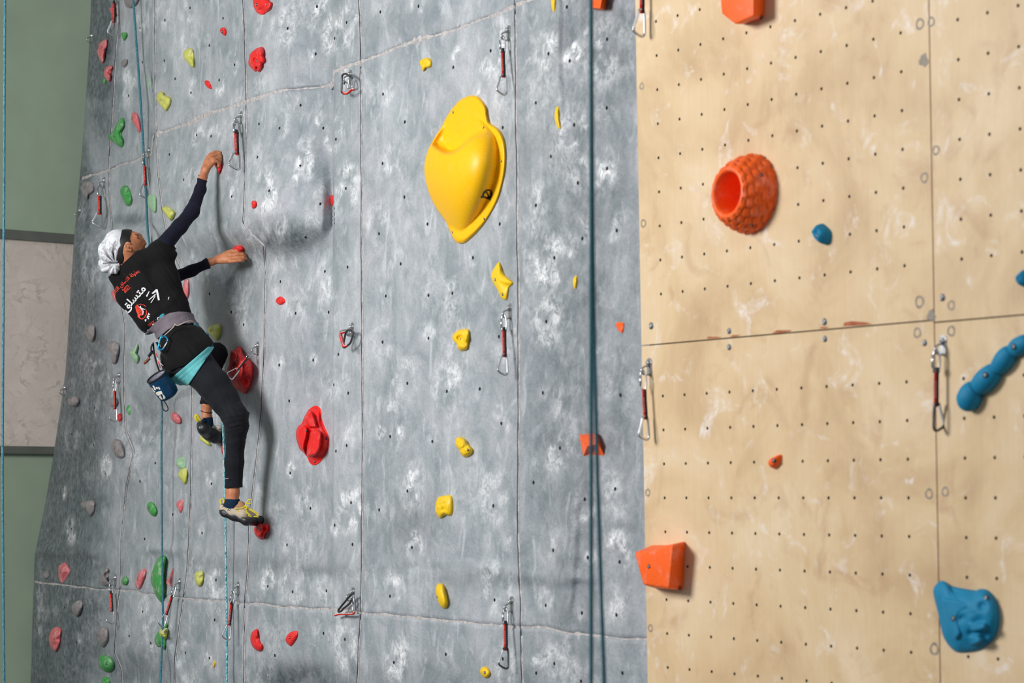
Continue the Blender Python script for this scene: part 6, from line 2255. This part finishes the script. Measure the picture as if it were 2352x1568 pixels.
rim = [ctr - bag.location + side * (Rb * math.cos(2 * math.pi * k / NSg)) + third * (Rb * math.sin(2 * math.pi * k / NSg)) for k in range(NSg)]
MB().tube(rim, 0.0042, 8, True).build('rim', MAT['blacktape'], bag)
loopb = [Vector(W(x, y, 11.58)) - bag.location for x, y in [(369, 912), (371, 925), (374, 938), (379, 943.5), (384, 943), (386, 938), (383, 930), (378, 922), (374.5, 919)]]
MB().tube(smooth_path(loopb, 5), 0.0026, 8).build('brush_loop', MAT['blacktape'], bag)
_bb = BVHTree.FromPolygons([tuple(Vector(v) + bag.location) for v in vs], fs)
cz = lambda L: [(320 + x / 13.07, 830 + y / 13.07) for x, y in L]
bagp = [cz([(400, 715), (440, 715), (470, 770), (505, 830), (495, 865), (450, 840), (430, 790), (405, 750)]), cz([(495, 760), (540, 760), (565, 800), (545, 825), (505, 810)]), cz([(565, 750), (600, 760), (635, 830), (600, 845), (575, 805)]),
        cz([(360, 770), (385, 785), (440, 860), (490, 900), (470, 930), (420, 880)]), cz([(500, 925), (560, 900), (660, 875), (690, 930), (700, 970), (640, 985), (580, 1030), (530, 1000), (500, 960)]),
        cz([(700, 965), (745, 1020), (785, 1075), (775, 1110), (735, 1130), (705, 1100), (720, 1050), (690, 1000)]), cz([(595, 1030), (640, 1010), (665, 1060), (700, 1130), (690, 1150), (640, 1120), (605, 1080)])]
bmq = bmesh.new()
for poly in bagp:
    try: bmq.faces.new([bmq.verts.new((x, -y, 0)) for x, y in poly])
    except ValueError: pass
MAT['cream'] = simple('cream_print', srgb(228, 224, 212), 0.7, var=0.05)
ob = lay_print(bmq, [_bb], 'print', MAT['cream'], bag, 0.0012, 1)

# ---- print on the back of the T-shirt
MAT['orangeprint'] = simple('orange_red_print', srgb(228, 62, 40), 0.7, var=0.05)
MAT['whiteprint'] = simple('white_print', srgb(228, 228, 232), 0.7, var=0.03)


def text_poly(body, size, mat, name, origin, ang, sx=1.0, curve=0.0, shear=0.0, bold=0.0):
    cu = bpy.data.curves.new('txt', 'FONT')
    cu.body = body; cu.size = 1.0; cu.align_x = 'CENTER'; cu.offset = bold
    to = bpy.data.objects.new('txt', cu); COL.objects.link(to)
    dg = bpy.context.evaluated_depsgraph_get()
    me = bpy.data.meshes.new_from_object(to.evaluated_get(dg))
    bpy.data.objects.remove(to); bpy.data.curves.remove(cu)
    bm = bmesh.new(); bm.from_mesh(me); bpy.data.meshes.remove(me)
    ca, sa = math.cos(ang), math.sin(ang)
    for v in bm.verts:
        x, y = v.co.x * size * sx, v.co.y * size
        y += curve * x * x / 1000.0
        x += shear * y
        X = origin[0] + x * ca - (-y) * sa
        Y = origin[1] + x * sa + (-y) * ca
        v.co = (X, -Y, 0)
    o = lay_print(bm, [SH_BVH], name, mat, None, 0.0016, 2)
    o.data.transform(Matrix.Translation(-PORG))
    o.parent = person if shirt is None else shirt
    return o


# presentation forms, written left to right as they stand on the cloth
AR = {
    'top': '\uFE94\uFEF4\uFEE7\uFE8E\uFE9C\uFEDF\uFE8D \uFED6\uFEE0\uFEB4\uFE98\uFEDF\uFE8D \uFE94\uFEDF\uFEEE\uFEC4\uFE91',
    'mid': '\uFED6\uFEE0\uFEB4\uFE98\uFEE3',
}
text_poly(AR['top'], 11.63, MAT['orangeprint'], 'print_heading', (288, 650), math.radians(-43), 0.92, -2.2, 0, 0.014)
text_poly('2022', 15, MAT['orangeprint'], 'print_year', (294, 667), math.radians(-44), 0.62, 0, 0, 0.012)
text_poly(AR['mid'], 25, MAT['whiteprint'], 'print_name', (313, 690), math.radians(-48), 1.0, 0.0, 0, 0.02)
z1 = lambda L: [(240 + x / 7.84, 600 + y / 7.84) for x, y in L]
whites = [z1([(848, 575), (870, 590), (930, 550), (965, 705), (1000, 695), (960, 505), (930, 500)]),
          z1([(795, 690), (805, 700), (925, 605), (920, 580)]), z1([(830, 745), (842, 750), (920, 630), (905, 625)]),
          z1([(750, 625), (770, 638), (812, 545), (800, 535)]), z1([(1145, 690), (1155, 692), (1172, 645), (1160, 640)]),
          z1([(765, 1010), (790, 950), (800, 925), (830, 960), (822, 968), (803, 955), (795, 985), (822, 990), (818, 1002), (792, 1000), (810, 1035), (795, 1042)]),
          z1([(725, 1050), (760, 1035), (765, 1050), (745, 1085), (735, 1080)])]
person_print(whites, 'print_arrow', MAT['whiteprint'], [SH_BVH], 0.0018, shirt, 1)
reds = [z1([(555, 820), (570, 790), (600, 775), (640, 840), (690, 860), (690, 925), (640, 925), (600, 950), (575, 900)]),
        z1([(600, 950), (690, 915), (690, 970), (645, 975), (640, 1010), (680, 1040), (650, 1040), (600, 1000)]),
        z1([(600, 775), (650, 762), (710, 775), (755, 805), (745, 815), (700, 785), (650, 775)]),
        z1([(735, 850), (748, 850), (772, 900), (765, 960), (735, 1010), (690, 1045), (665, 1046), (720, 1000), (755, 940), (755, 900)])]
person_print(reds, 'print_emblem', MAT['orangeprint'], [SH_BVH], 0.0016, shirt, 1)
fig = [z1([(600, 780), (640, 820), (645, 795), (660, 800), (670, 830), (735, 860), (725, 868), (690, 860), (715, 900), (700, 965), (690, 960), (690, 890), (650, 845), (605, 790)])]
person_print(fig, 'print_figure', MAT['whiteprint'], [SH_BVH], 0.0022, shirt, 1)
text_poly('TOYOT', 6.8, MAT['orangeprint'], 'print_small_line', (349, 744.5), math.radians(-35), 0.72, 0, 0, 0.03)
z2 = lambda L: [(325 + x / 14.93, 710 + y / 14.93) for x, y in L]
person_print([z2([(375, 520), (450, 480), (470, 510), (400, 550)]), z2([(540, 290), (580, 265), (600, 300), (565, 320), (585, 360), (560, 365), (545, 320)]), z2([(490, 360), (508, 350), (510, 372)]), z2([(60, 740), (95, 735), (100, 752)]), z2([(190, 705), (240, 690), (260, 715), (200, 722)])], 'print_sponsors', MAT['whiteprint'], [SH_BVH], 0.0018, shirt, 1)
MAT['tealprint'] = simple('teal_print', srgb(24, 150, 158), 0.7, var=0.05)
person_print([z1([(975, 1010), (1000, 975), (1040, 940), (1085, 945), (1060, 990), (1010, 1030)])], 'print_badge', MAT['tealprint'], [SH_BVH], 0.0018, shirt, 1)
